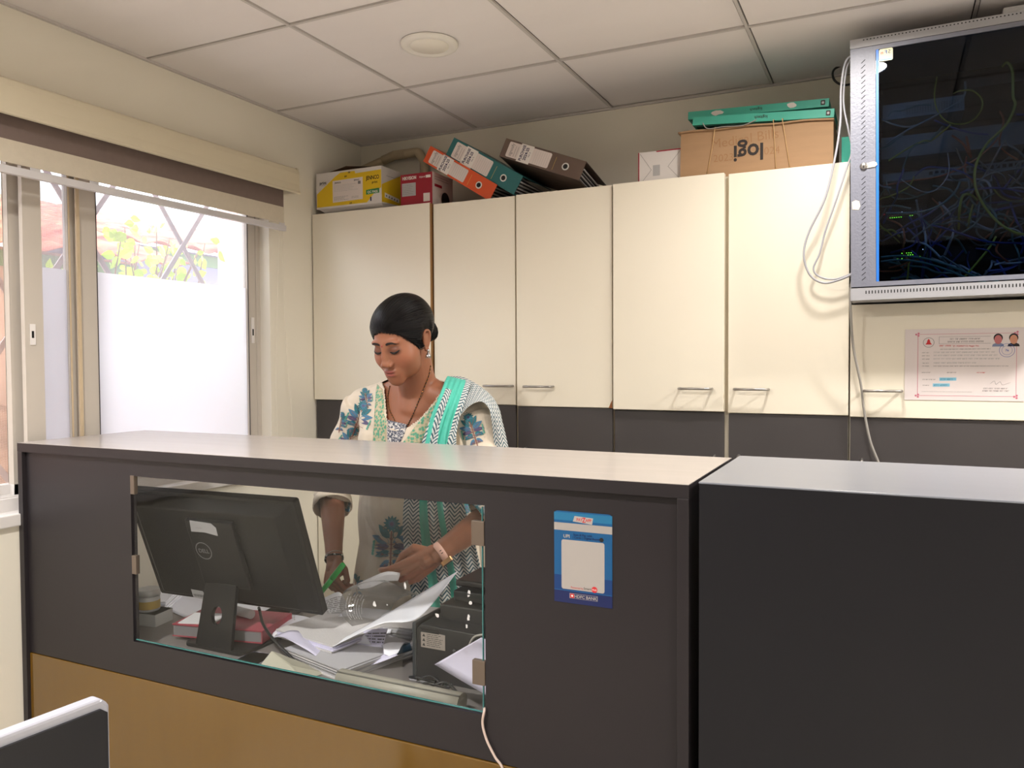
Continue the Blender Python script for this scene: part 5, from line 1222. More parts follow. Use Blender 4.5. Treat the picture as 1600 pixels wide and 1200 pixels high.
# ================================================================ THE WOMAN
def smin(ds, k):
    m = np.min(ds, axis=0); return m-np.log(np.sum(np.exp(-k*(ds-m)), axis=0))/k
def ell(P, c, r):
    q = (P-np.array(c))/np.array(r); L = np.linalg.norm(q, axis=-1); return (L-1)*min(r)*1.15
def both(P, c, r): return [ell(P, (c[0], c[1], c[2]), r), ell(P, (-c[0], c[1], c[2]), r)]
def head_sdf(P, detail=True):
    base = [ell(P, (0, .012, .034), (.073, .092, .077)), ell(P, (0, -.036, -.022), (.062, .052, .074)), ell(P, (0, -.034, -.072), (.050, .050, .034))]
    base += both(P, (.037, -.053, -.034), (.029, .029, .030))
    d = smin(np.array(base), 110)
    if not detail: return d
    fin = [d]+both(P, (.026, -.079, .021), (.022, .0095, .008))+[ell(P, (0, -.077, -.098), (.026, .017, .017)), ell(P, (0, -.078, -.084), (.028, .015, .016)), ell(P, (0, -.082, -.069), (.027, .015, .018)),
           ell(P, (0, -.088, -.004), (.0085, .012, .022)), ell(P, (0, -.0955, -.025), (.0100, .0125, .018))]
    d = smin(np.array(fin), 260)
    for c in ((.030, -.097, .000), (-.030, -.097, .000)):
        s = ell(P, c, (.017, .013, .0105)); d = -smin(np.array([-d, s]), 420)
    fin = [d]+both(P, (.0305, -.0765, -.0015), (.0150, .0125, .0115))+[ell(P, (0, -.1045, -.0350), (.0112, .0100, .0092))]+both(P, (.0120, -.1000, -.0405), (.0072, .0095, .0068))
    d = smin(np.array(fin), 420)
    fin = [d, ell(P, (0, -.0960, -.0625), (.0205, .0058, .0042)), ell(P, (0, -.0950, -.0728), (.0170, .0062, .0052))]
    d = smin(np.array(fin), 800)
    g = ell(P, (0, -.1035, -.0672), (.022, .006, .0011)); d = -smin(np.array([-d, g]), 1400)
    return d
def cast(dirs, org, detail=True, hi=.16):
    a = np.full(len(dirs), .02); b_ = np.full(len(dirs), hi)
    for _ in range(26):
        m = (a+b_)/2; s = head_sdf(org+dirs*m[:, None], detail); a = np.where(s < 0, m, a); b_ = np.where(s < 0, b_, m)
    return (a+b_)/2
ORG = np.array((0, -.015, -.010))
NA, NE = 168, 124
def head_pts(detail=True, extra=None):
    D = []
    for j in range(1, NE):
        e = -pi/2+pi*j/NE
        for i in range(NA): a = 2*pi*i/NA; D.append((cos(e)*sin(a), -cos(e)*cos(a), sin(e)))
    D.append((0, 0, -1)); D.append((0, 0, 1)); D = np.array(D)
    return D, cast(D, ORG, detail)
D_, R_ = head_pts()
HP = ORG+D_*R_[:, None]
HF = []
for j in range(NE-2):
    for i in range(NA): HF.append((j*NA+i, j*NA+(i+1) % NA, (j+1)*NA+(i+1) % NA, (j+1)*NA+i))
nb, ntp = len(HP)-2, len(HP)-1
for i in range(NA): HF.append((nb, (i+1) % NA, i)); HF.append((ntp, (NE-2)*NA+i, (NE-2)*NA+(i+1) % NA))
# head frame in the room
HEADC = Vector((-1.313, 1.998, HC+0.0655))
FY, FP, FR = radians(5.7), radians(24.8), radians(-0.4)
fh = Vector((-sin(FY), -cos(FY), 0))
HM = Matrix.Translation(HEADC) @ Matrix.Rotation(-FY, 4, 'Z') @ Matrix.Rotation(FP, 4, 'X') @ Matrix.Rotation(FR, 4, 'Y')
HS = 1.02
HM = HM @ Matrix.Scale(HS, 4)
# joints
J = dict(neck=ay(652, 606, 2.075), rs=ay(566, 632, 2.13), re=ay(519, 762, 2.19), rw=ay(522, 874, 2.02),
         ls=ay(741, 650, 2.085), le=ay(786, 792, 2.04), lw=ay(682, 867, 1.89))
TX = ay(648, 800, 2.14).x
fd = Vector((-.10, -.995, 0)).normalized(); lv = Vector((.995, -.10, 0)).normalized()
m_skin = mat('skin_brown', (150, 98, 72), 0.45, var=0.04, vscale=20, sss=0.25, bump=0.04, bscale=900, spec=0.45)
n_ = m_skin.node_tree; vc = n_.nodes.new('ShaderNodeVertexColor'); vc.layer_name = 'Col'
n_.links.new(vc.outputs['Color'], n_.nodes['Principled BSDF'].inputs['Base Color'])
def ringloft(b, rings, m, n=40):
    """rings: (z, cx, cy, half width, front depth, back depth)"""
    V = []
    for (z, cx, cy, hw_, fr_, bk_) in rings:
        for k in range(n):
            a = 2*pi*k/n; c, s = cos(a), sin(a); e = 0.86
            X = hw_*math.copysign(abs(c)**e, c); Y = (fr_ if s > 0 else bk_)*math.copysign(abs(s)**e, s)
            p = Vector((cx, cy, z))+lv*X+fd*Y; V.append(p)
    F = []
    for i in range(len(rings)-1):
        for k in range(n): F.append((i*n+k, i*n+(k+1) % n, (i+1)*n+(k+1) % n, (i+1)*n+k))
    F.append(tuple(range(n-1, -1, -1))); F.append(tuple(range((len(rings)-1)*n, len(rings)*n)))
    b.add(V, F, m)
def baked(b, voxel, smooth, name, parent, m, post=None):
    o = b.build('tmp', weld=False)
    me = o.data
    bm = bmesh.new(); bm.from_mesh(me); bmesh.ops.recalc_face_normals(bm, faces=bm.faces); bm.to_mesh(me); bm.free()
    r = o.modifiers.new('r', 'REMESH'); r.mode = 'VOXEL'; r.voxel_size = voxel; r.use_smooth_shade = True
    if smooth: s_ = o.modifiers.new('s', 'SMOOTH'); s_.factor = 0.5; s_.iterations = smooth
    dg = bpy.context.evaluated_depsgraph_get(); dg.update()
    nm = bpy.data.meshes.new_from_object(o.evaluated_get(dg)); nm.name = name
    bpy.data.objects.remove(o); bpy.data.meshes.remove(me)
    nm.materials.clear(); nm.materials.append(m)
    q = bpy.data.objects.new(name, nm); COL.objects.link(q)
    if post: post(q)
    return q
person = empty('person', (TX, 2.14, 0), 'woman with dark tied-back hair in a cream kurta and teal scarf, reading papers', 'person')
pinv = Matrix.Translation(-Vector(person.location))
def wear(o, par=None):
    if par: o.parent = par
    else: o.parent = person; o.matrix_parent_inverse = pinv
    return o
def torso_rings(g=0.0, low=0.86):
    cy = 2.145
    R = [(z, TX+dx, cy+dy, w+g, f+g, k+g) for (z, dx, dy, w, f, k) in (
        (0.86, .0, .03, .175, .120, .130), (0.95, .0, .025, .168, .125, .115), (1.04, .0, .015, .150, .122, .100), (1.12, -.003, .01, .152, .125, .100),
        (1.20, -.006, .0, .160, .135, .100), (1.26, -.008, -.005, .166, .128, .100), (1.31, -.006, -.01, .172, .105, .095), (1.345, -.004, -.015, .150, .086, .082), (1.372, 0, -.02, .105, .068, .066), (1.392, .0, -.03, .06, .055, .055))]
    return R
# ---- hands
def hand(b, wrist, d, T, side, curl, thumb, spread=(.16, .04, -.06, -.18), scale=1.0, m=None):
    """palm and five fingers; d points to the knuckles, T towards the thumb; side +1 right hand, -1 left hand"""
    d = Vector(d).normalized(); T = Vector(T); T = (T-d*T.dot(d)).normalized(); B = d.cross(T)*side
    W = Vector(wrist); S = scale
    pt = lambda x, y, z: W+d*x*S+T*y*S+B*z*S
    for y0, y1, l, r0, r1 in ((.018, .028, .082, .0125, .0105), (.007, .0095, .086, .0135, .0110), (-.005, -.009, .082, .0130, .0105), (-.015, -.0265, .074, .0115, .0095)):
        b.tube([pt(.000, y0, 0), pt(.03, y0*.7+y1*.3, .001), pt(.055, (y0+y1)/2, .002), pt(l, y1, .001)], [r0*S, r0*1.05*S, r0*S, r1*S], m, 14, round_ends=True)
    b.tube([pt(.010, .012, -.006), pt(.035, .022, -.009), pt(.060, .026, -.008)], [.013*S, .0150*S, .011*S], m, 14, round_ends=True)
    b.tube([pt(.015, -.014, -.006), pt(.050, -.020, -.007)], [.012*S, .0125*S], m, 14, round_ends=True)
    b.tube([pt(-.012, 0, 0), pt(.004, 0, 0), pt(.03, 0, 0)], [.0205, .0225, .024*S], m, 16, round_ends=True, flat=0.8)
    tips = []
    for k, (y, L3, r) in enumerate(((.028, (.040, .024, .020), .0088), (.0095, (.044, .027, .021), .0090), (-.009, (.041, .026, .021), .0086), (-.0265, (.033, .020, .018), .0076))):
        x0 = (.082, .086, .082, .074)[k]
        p = pt(x0, y, .001); dd = (d+T*spread[k]*1.0).normalized(); P_l = [p]; ang = 0
        for q in range(3):
            ang += radians(curl[k][q]); v = dd*cos(ang)-B*sin(ang); p = p+v*L3[q]*S; P_l.append(p)
        PP = [P_l[0], P_l[0].lerp(P_l[1], .5), P_l[1], P_l[1].lerp(P_l[2], .5), P_l[2], P_l[2].lerp(P_l[3], .6), P_l[3]]
        b.tube(PP, [r*1.12*S, r*.98*S, r*1.04*S, r*.92*S, r*.94*S, r*.86*S, r*.72*S], m, 12, round_ends=True); tips.append((P_l[3], v, B))
    # thumb: leaves the side of the palm near its base
    t0 = pt(.018, .020, -.006); PP = [t0]
    for (x, y, z) in thumb: PP.append(pt(x, y, z))
    b.tube([PP[0], PP[0].lerp(PP[1], .5), PP[1], PP[1].lerp(PP[2], .5), PP[2], PP[3]], [.0135*S, .0125*S, .0112*S, .0100*S, .0104*S, .0080*S], m, 12, round_ends=True)
    return tips, PP[3], B
b = MB()
b.add([HM @ Vector(p) for p in HP.tolist()], HF, m_skin, smooth=True)
hl_ = lambda x, y, z: HM @ Vector((x, y, z))
for sx in (1, -1):      # ears
    er = [hl_(sx*.069, .002, -.026), hl_(sx*.073, .006, .004), hl_(sx*.077, .016, .015), hl_(sx*.079, .028, .007), hl_(sx*.076, .025, -.014), hl_(sx*.071, .012, -.034), hl_(sx*.068, .004, -.040)]
    b.tube(catmull(er, 5), .0042*HS, m_skin, 8, round_ends=True)
    b.ball((0, 0, 0), 1, m_skin, 8, M=HM @ Matrix.Translation((sx*.0715, .014, -.010)) @ Matrix.Diagonal((.0045, .014, .024, 1)))
    b.ball((0, 0, 0), 1, m_skin, 8, M=HM @ Matrix.Translation((sx*.0690, .006, -.038)) @ Matrix.Diagonal((.0050, .0075, .0085, 1)))
nb_ = J['neck']
b.tube([hl_(0, .022, -.010), hl_(0, .020, -.055), nb_.lerp(hl_(0, .02, -.06), .45)+Vector((0, .004, 0)), nb_+Vector((0, .012, -.012)), nb_+Vector((-.004, .02, -.06))], [.052, .0535, .0540, .0600, .075], m_skin, 32, round_ends=True)
ringloft(b, torso_rings(-.006), m_skin)
# trapezius slopes and collar bones
for sgn, sh in ((-1, 'rs'), (1, 'ls')):
    b.tube([nb_+Vector((0, .02, -.004)), nb_.lerp(J[sh], .5)+Vector((0, .016, .004)), J[sh]+Vector((0, .005, -.004))], [.050, .046, .046], m_skin, 20, round_ends=True)
def limb(P_, R_l): b.tube(catmull(P_, 6), [R_l[min(len(R_l)-1, int(i/6))]*(1-(i % 6)/6)+R_l[min(len(R_l)-1, int(i/6)+1)]*((i % 6)/6) for i in range((len(P_)-1)*6+1)], m_skin, 22, round_ends=True)
rw, lw = J['rw'], J['lw']
limb([J['rs'], J['rs'].lerp(J['re'], .5)+Vector((-.004, .006, 0)), J['re'], J['re'].lerp(rw, .35), J['re'].lerp(rw, .8), rw], [.049, .045, .040, .0405, .029, .0250])
limb([J['ls'], J['ls'].lerp(J['le'], .5)+Vector((.004, .006, 0)), J['le'], J['le'].lerp(lw, .35), J['le'].lerp(lw, .8), lw], [.049, .045, .041, .0415, .031, .0265])
# right hand closes round the marker, left hand pinches the sheets
rd = (ay(516, 925, 1.955)-rw)
tR, thR, bR = hand(b, rw, rd, (.85, -.30, .1), 1, [(52, 62, 35), (62, 72, 40), (66, 74, 42), (68, 72, 42)], [(.045, .040, -.018), (.072, .030, -.040), (.085, .010, -.048)], m=m_skin, scale=.96)
ld = (ay(620, 907, 1.845)-lw)
tL, thL, bL = hand(b, lw, ld, (.05, -.15, 1.0), -1, [(14, 26, 12), (24, 32, 16), (32, 40, 20), (38, 44, 24)], [(.040, .044, -.014), (.076, .040, -.022), (.108, .024, -.026)], m=m_skin, scale=1.10, spread=(.10, .02, -.05, -.12))
# legs and feet below the counter
for sgn in (-1, 1):
    hx = Vector((TX, 2.16, 0))+lv*sgn*.09
    b.tube([hx+Vector((0, 0, .90)), hx+Vector((0, 0, .50)), hx+Vector((0, .01, .10))], [.085, .055, .036], m_skin, 20, round_ends=True)
    b.tube([hx+Vector((0, .03, .045)), hx+fd*.06+Vector((0, 0, .040)), hx+fd*.17+Vector((0, 0, .024))], [.036, .034, .022], m_skin, 16, round_ends=True)
def paint(o):
    me = o.data; n = len(me.vertices); co = np.empty(n*3); me.vertices.foreach_get('co', co); co = co.reshape(-1, 3)
    HI = np.array(HM.inverted()); q = co@HI[:3, :3].T+HI[:3, 3]
    base = np.array(s2l((156, 102, 76))); C = np.tile(base, (n, 1))
    def blend(mask, col, C=C): C[:] = C*(1-mask[:, None])+np.array(s2l(col))*mask[:, None]
    sm = lambda d, w: np.clip(1-d/w, 0, 1)
    def blob(c, r, s=1.0):
        d = np.linalg.norm((q-np.array(c))/np.array(r), axis=1); return np.clip((1.25-d)/.5, 0, 1)*s
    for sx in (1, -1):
        blend(blob((sx*.031, -.088, -.001), (.022, .02, .0125), .62), (92, 54, 44))  # eye region darkened in the skin colour to imitate shade
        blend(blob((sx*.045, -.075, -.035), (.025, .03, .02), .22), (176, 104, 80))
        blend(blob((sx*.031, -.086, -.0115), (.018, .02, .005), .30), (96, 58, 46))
    blend(blob((0, -.103, -.0625), (.0225, .012, .0052), .80), (142, 70, 66)); blend(blob((0, -.102, -.0728), (.0185, .012, .0060), .75), (158, 82, 76))
    blend(blob((0, -.104, -.0672), (.023, .010, .0014), .85), (76, 34, 34))
    blend(blob((0, -.112, -.040), (.012, .012, .008), .25), (178, 112, 84))
    # nails on both hands
    for tips, th in ((tR, thR), (tL, thL)):
        for (tp, v, B) in tips:
            c = np.array(tp+B*.006+v*.003); d = np.linalg.norm(co-c, axis=1); blend(np.clip((.0075-d)/.002, 0, 1)*.6, (206, 158, 142))
    c = np.array(thL+fd*0.006+Vector((0, 0, .004))); d = np.linalg.norm(co-c, axis=1); blend(np.clip((.009-d)/.002, 0, 1)*.6, (206, 158, 142))
    ca = me.color_attributes.new('Col', 'FLOAT_COLOR', 'POINT')
    ca.data.foreach_set('color', np.hstack([C, np.ones((n, 1))]).astype(np.float32).ravel())
def skinpost(o):
    bm = bmesh.new(); bm.from_mesh(o.data); nz_ = nb_.z
    reg = [v for v in bm.verts if v.co.z < nz_+.03 and v.co.z > nz_-.16 and abs(v.co.x-nb_.x) < .17 and v.co.y > 1.97]
    for _ in range(40): bmesh.ops.smooth_vert(bm, verts=reg, factor=.5, use_axis_x=True, use_axis_y=True, use_axis_z=True)
    bm.to_mesh(o.data); bm.free(); paint(o)
body = wear(baked(b, .0024, 2, 'body', person, m_skin, skinpost))
bvS = BVHTree.FromObject(body, bpy.context.evaluated_depsgraph_get())
# ---- hair
m_hair = bpy.data.materials.new('hair_black'); m_hair.use_nodes = True
n = m_hair.node_tree.nodes; l = m_hair.node_tree.links; p_ = n['Principled BSDF']
p_.inputs['Base Color'].default_value = (*s2l((20, 17, 20)), 1); p_.inputs['Roughness'].default_value = 0.34; p_.inputs['Specular IOR Level'].default_value = 0.17
uvn = n.new('ShaderNodeUVMap'); mp = n.new('ShaderNodeMapping'); mp.inputs['Scale'].default_value = (26, 26, 1); l.new(uvn.outputs[0], mp.inputs[0])
nz = n.new('ShaderNodeTexNoise'); nz.inputs['Scale'].default_value = 1.0; nz.inputs['Detail'].default_value = 5; l.new(mp.outputs[0], nz.inputs['Vector'])
bp = n.new('ShaderNodeBump'); bp.inputs['Strength'].default_value = 0.9; bp.inputs['Distance'].default_value = 0.008; l.new(nz.outputs['Fac'], bp.inputs['Height']); l.new(bp.outputs[0], p_.inputs['Normal'])
cr = n.new('ShaderNodeValToRGB'); cr.color_ramp.elements[0].color = (*s2l((2, 2, 4)), 1); cr.color_ramp.elements[1].color = (*s2l((34, 29, 30)), 1); cr.color_ramp.elements[0].position = .4; cr.color_ramp.elements[1].position = .8
l.new(nz.outputs['Fac'], cr.inputs[0]); l.new(cr.outputs[0], p_.inputs['Base Color'])
Rb = cast(D_, ORG, False)
HB = ORG+D_*Rb[:, None]
hy = [-.13, -.088, -.074, -.060, -.046, -.030, -.014, -.004, .008, .034, .044, .10]
hz = [.060, .053, .046, .030, .008, -.012, -.030, -.008, .012, .008, -.050, -.078]
hline = np.interp(HB[:, 1], hy, hz)-0.010*np.clip(1-np.abs(HB[:, 0])/.02, 0, 1)*(HB[:, 1] < -.05)*-0.3
over = HB[:, 2]-hline
nrm = D_
th_ = np.clip(over/.012, -1, 1)
thick = np.where(over > 0, .0015+.0110*np.sqrt(np.clip(over/.034, 0, 1)), -.003)
# low fullness at the back and over the ears
thick += .006*np.clip((HB[:, 1])/.07, 0, 1)*(over > 0)
HQ = ORG+D_*(Rb+thick)[:, None]
bun = np.array((0, .098, -.020)); axis = np.array((0, .95, -.3)); axis /= np.linalg.norm(axis)
rel = HQ-np.array((0, .01, .02)); e1 = np.array((1., 0, 0)); e2 = np.cross(axis, e1)
az_ = np.arctan2(rel@e2, rel@e1)/(2*pi)+.5; pol = np.arccos(np.clip((rel@axis)/np.linalg.norm(rel, axis=1), -1, 1))/pi
b = MB(); keep = over > -.004
F = [f for f in HF if all(keep[i] for i in f)]
b.add([HM @ Vector(p) for p in HQ.tolist()], F, m_hair, uv=[(cos(az_[i]*2*pi), sin(az_[i]*2*pi)) for i in range(len(HQ))], smooth=True)
b.ball((0, 0, 0), 1, m_hair, 14, M=HM @ Matrix.Translation((0.004, .108, -.022)) @ Matrix.Diagonal((.036, .026, .034, 1)))
for k in range(5):
    P_l = [HM @ Vector((.004+(.012+.005*k)*cos(a), .112+.018-.004*k, -.022+(.012+.005*k)*sin(a))) for a in [i*pi/8+k for i in range(17)]]
    b.tube(P_l, .0065, m_hair, 8)
hair = wear(b.build('hair', weld=False))
# delete loose points of the hair shell
bm = bmesh.new(); bm.from_mesh(hair.data); bmesh.ops.delete(bm, geom=[v for v in bm.verts if not v.link_faces], context='VERTS'); bm.to_mesh(hair.data); bm.free()
b = MB(); rr = random.Random(8)
for k in range(70):
    i = rr.choice([i for i in range(0, len(HQ), 7) if 0.0 < over[i] < .05 and HB[i, 1] < .03]); p0 = Vector(HQ[i].tolist()); nrm_ = Vector(D_[i].tolist())
    back = (Vector((0, .1, .03))-p0).normalized()
    P_l = [p0-nrm_*.001, p0+nrm_*rr.uniform(.001, .003)+back*.010, p0+nrm_*rr.uniform(.0015, .005)+back*.024+Vector((rr.uniform(-.004, .004), 0, .002))]
    b.tube(catmull([HM @ q for q in P_l], 4), .00022, m_hair, 4, caps=False)
lh = b; b = MB()
edge = [i for i in range(len(HQ)) if -.0035 < over[i] < .0015 and HB[i, 1] < .0 and HB[i, 2] > -.05]
for k in range(420):
    i = rr.choice(edge); p0 = Vector(HB[i].tolist()); nrm_ = Vector(D_[i].tolist()); back = Vector((0, .11, .0))-p0; back = (back-nrm_*back.dot(nrm_)).normalized()
    back = (back+Vector((0, 0, rr.uniform(.1, .5)))*(1 if p0.z > .02 else 0)).normalized()
    P_l = [p0+nrm_*.0004-back*rr.uniform(0, .003), p0+nrm_*.0022+back*.006, p0+nrm_*.0075+back*rr.uniform(.014, .022)]
    b.tube(catmull([HM @ q for q in P_l], 3), [.0003, .0005, .0006, .0007, .0007, .0006, .0004], m_hair, 4, caps=False)
lh.add(b.v, b.f, m_hair, smooth=True); o = wear(lh.build('loose_hairs', weld=False), hair); o['kind'] = 'stuff'
# ---- eyebrows, lashes, bindi, nose stud
m_brow = mat('eyebrow_dark', (34, 24, 22), 0.7, var=0); m_lash = mat('lash_line_black', (18, 12, 12), 0.5, var=0)
HMI = HM.inverted()
def face_pt(x, z, off=.0006):
    o = HM @ Vector((x, -.2, z)); d = (HM.to_3x3() @ Vector((0, 1, 0))).normalized()
    h = bvS.ray_cast(o, d); return h[0]-d*off
for sx in (1, -1):
    b = MB(); top_, bot_ = [], []
    for k in range(13):
        t_ = k/12; x = sx*(.011+.034*t_); z = .0170+.0050*sin(pi*min(1, t_*.70+.08))-.004*max(0, t_-.7)/.3
        w = .0040*(1-.6*t_)**.7*(0.6+.4*min(1, t_*8)); top_.append(face_pt(x, z+w, .0008)); bot_.append(face_pt(x, z-w, .0008))
    b.add(top_+bot_, [(i, i+1, i+14, i+13) for i in range(12)], m_brow)
    o = wear(b.build('eyebrow', weld=False), body); o.matrix_parent_inverse = body.matrix_basis.inverted(); sd_ = o.modifiers.new('t', 'SOLIDIFY'); sd_.thickness = .001; sd_.offset = 0
    b = MB(); P_l = []
    for k in range(11): t_ = k/10; P_l.append(face_pt(sx*(.0165+.0290*t_), -.0050-.0050*sin(pi*t_)+.0026*t_, .0003))
    b.tube(P_l, [.0014+.0020*sin(pi*i/10) for i in range(11)], m_lash, 8)
    wear(b.build('lashes', weld=False), body)
    b = MB(); P_l = [face_pt(sx*(.0175+.0265*k/8), .0060+.0022*sin(pi*k/8), -.0001) for k in range(9)]
    b.tube(P_l, .0006, mat('eyelid_crease', (80, 48, 38), 0.6, var=0), 6); wear(b.build('eyelid_crease', weld=False), body)
b = MB(); c = face_pt(0, .0165, .0004); b.ball(c, .0021, mat('bindi_red', (170, 36, 44), 0.4, var=0), 6); wear(b.build('bindi', weld=False), body)
m_gold = mat('gold', (214, 170, 90), 0.25, metal=1.0, var=0); m_silv = mat('silver', (190, 188, 190), 0.25, metal=1.0, var=0)
b = MB(); b.ball(face_pt(.0145, -.0385, 0), .0014, m_gold, 6); wear(b.build('nose_stud', weld=False), body)
for sx in (1, -1):
    b = MB(); e = hl_(sx*.0745, .005, -.043); b.ball(e, .0045, m_silv, 6); b.lathe([(.002, .012), (.006, .004), (.0085, .0), (.0085, -.003), (.006, -.003)], m_silv, 14, Matrix.Translation(e-Vector((0, 0, .016))))
    for k in range(7): b.ball(e+Vector((.007*cos(k*.9), .007*sin(k*.9), -.021)), .0016, m_silv, 4)
    wear(b.build('earring', weld=False), body)
# ---- necklace of black beads
def on(bv, px, py, off):
    d = ray(px, py).normalized(); h = bv.ray_cast(Vector((0, 0, HC)), d)
    if h[0] is None: return None
    return h[0]-d*off
m_bbead = mat('bead_black', (26, 20, 20), 0.3, var=0)
b = MB(); PX = [(673, 571), (671, 584), (666, 598), (660, 612), (655, 624), (650, 636), (645, 648), (640, 658), (636, 666), (630, 680), (625, 694)]
P_l = [on(bvS, x, y, .003) for x, y in PX]; P_l = [p for p in P_l if p]; P_l = catmull(P_l, 8)
for i, p in enumerate(P_l): b.ball(p, .0018 if i % 3 else .0014, m_bbead if i % 3 else m_gold, 4)
b.tube(P_l, .0007, m_gold, 5)
P_l = [on(bvS, x, y, .003) for x, y in [(609, 603), (607, 612), (606, 622), (607, 634), (611, 646), (616, 656), (622, 670), (625, 694)]]; P_l = catmull([p for p in P_l if p], 8)
for i, p in enumerate(P_l): b.ball(p, .0015, m_bbead if i % 3 else m_gold, 4)
b.tube(P_l, .0006, m_gold, 5)
wear(b.build('necklace', weld=False))
# ---- kurta
m_kur = mat('kurta_cotton_cream', (224, 211, 192), 0.85, var=0.05, vscale=30, bump=0.9, bscale=55, sheen=0.2, stretch=(1, 1, .16))
b = MB()
R = [(z, cx-.012*min(1, max(0, (1.2-z)/.15)), cy, w+.030*min(1, max(0, (1.22-z)/.12)), f, k) for (z, cx, cy, w, f, k) in torso_rings(.008)]
R = [(0.50, TX, 2.165, .27, .19, .19), (0.62, TX, 2.165, .245, .175, .18), (0.76, TX-.01, 2.168, .225, .150, .155)]+R
ringloft(b, R, m_kur)
for sgn in (-1, 1):
    c = Vector((TX, 2.14, 1.205))+lv*sgn*.072+fd*.085; b.ball((0, 0, 0), 1, m_kur, 10, M=Matrix.Translation(c) @ Matrix.Diagonal((.068, .058, .062, 1)))
c = Vector((TX, 2.14, 1.0))+fd*.085; b.ball((0, 0, 0), 1, m_kur, 10, M=Matrix.Translation(c) @ Matrix.Diagonal((.12, .058, .12, 1)))
for sh in ('rs', 'ls'):
    b.tube([nb_+Vector((0, .03, -.012)), nb_.lerp(J[sh], .5)+Vector((0, .016, .004)), J[sh]+Vector((0, .005, -.002))], [.050, .054, .055], m_kur, 20, round_ends=True)
SLV = []
for (sh, el, wr, f) in (('rs', 're', rw, .30), ('ls', 'le', lw, .34)):
    e_ = J[el].lerp(wr, f); P_l = catmull([J[sh], J[sh].lerp(J[el], .5), J[el], e_], 8); n_l = len(P_l)
    R_l = [.060+.004*sin(i*1.1)-.006*i/n_l+(.006 if i > n_l-4 else 0) for i in range(n_l)]
    b.tube(P_l, R_l, m_kur, 28); SLV.append((e_, (wr-J[el]).normalized(), R_l[-1]))
VL = [(584, 596), (590, 596), (597, 600), (602, 625), (604, 655), (606, 700)]
VR = [(712, 580), (699, 600), (686, 620), (670, 645), (655, 668), (636, 700)]
poly = [(596, 570), (596, 597), (600, 606), (602, 628), (604, 655), (606, 668), (622, 672), (638, 668), (655, 655), (672, 636), (688, 614), (699, 598), (712, 560)]
def inpoly(x, y, P):
    c = False; j = len(P)-1
    for i in range(len(P)):
        if (P[i][1] > y) != (P[j][1] > y) and x < (P[j][0]-P[i][0])*(y-P[i][1])/(P[j][1]-P[i][1])+P[i][0]: c = not c
        j = i
    return c
def toimg(p):
    q = p-Vector((0, 0, HC)); z = q.dot(CF); return 800+FPX*q.dot(CR)/z, 600-FPX*q.dot(CU)/z
def kpost(o):
    me = o.data; n = len(me.vertices); co = np.empty(n*3); me.vertices.foreach_get('co', co); co = co.reshape(-1, 3)
    no = np.empty(n*3); me.vertices.foreach_get('normal', no); no = no.reshape(-1, 3)
    x, z = co[:, 0], co[:, 2]; ang = np.arctan2(co[:, 1]-2.15, x-TX)
    amp = np.clip((1.22-z)/.35, 0, 1)*.0038
    disp = amp*np.sin(ang*13+2.0*np.sin(z*7)+1)
    for k, (e_, v, r_) in enumerate(SLV):
        el = np.array(J['re' if k == 0 else 'le']); dd = np.linalg.norm(co-el, axis=1); m_ = np.clip(1-dd/.14, 0, 1)
        t_ = (co-el)@np.array(v); disp += m_*.0035*np.sin(t_*190+3*np.sin(ang*3+z*20))
    sh = np.array([noise.noise((p[0]*9, p[1]*9, p[2]*5)) for p in co]); disp += .0035*sh
    # pull folds from the arm holes
    co2 = co+no*disp[:, None]; me.vertices.foreach_set('co', co2.ravel())
    bm = bmesh.new(); bm.from_mesh(me); kill = []
    for f in bm.faces:
        c = f.calc_center_median()
        if c.z > 1.20 and c.y < nb_.y+.02:
            ix, iy = toimg(c)
            if inpoly(ix, iy, poly): kill.append(f); continue
        if c.z > 1.33 and (c.xy-nb_.xy).length < .066: kill.append(f); continue
        for (e_, v, r_) in SLV:
            if abs((c-e_).dot(v)) < .006 and (c-e_).length < r_*1.05 and f.normal.dot(v) > .6: kill.append(f); break
        if c.z < .503 and f.normal.z < -.7: kill.append(f)
    bmesh.ops.delete(bm, geom=list(set(kill)), context='FACES'); bm.to_mesh(me); bm.free()
kur = baked(b, .0042, 3, 'kurta', person, m_kur, kpost)
me = kur.data
for pl_ in me.polygons: pl_.use_smooth = True
bvK = BVHTree.FromObject(kur, bpy.context.evaluated_depsgraph_get())
sd_ = kur.modifiers.new('thickness', 'SOLIDIFY'); sd_.thickness = .0012; sd_.offset = -1
wear(kur)
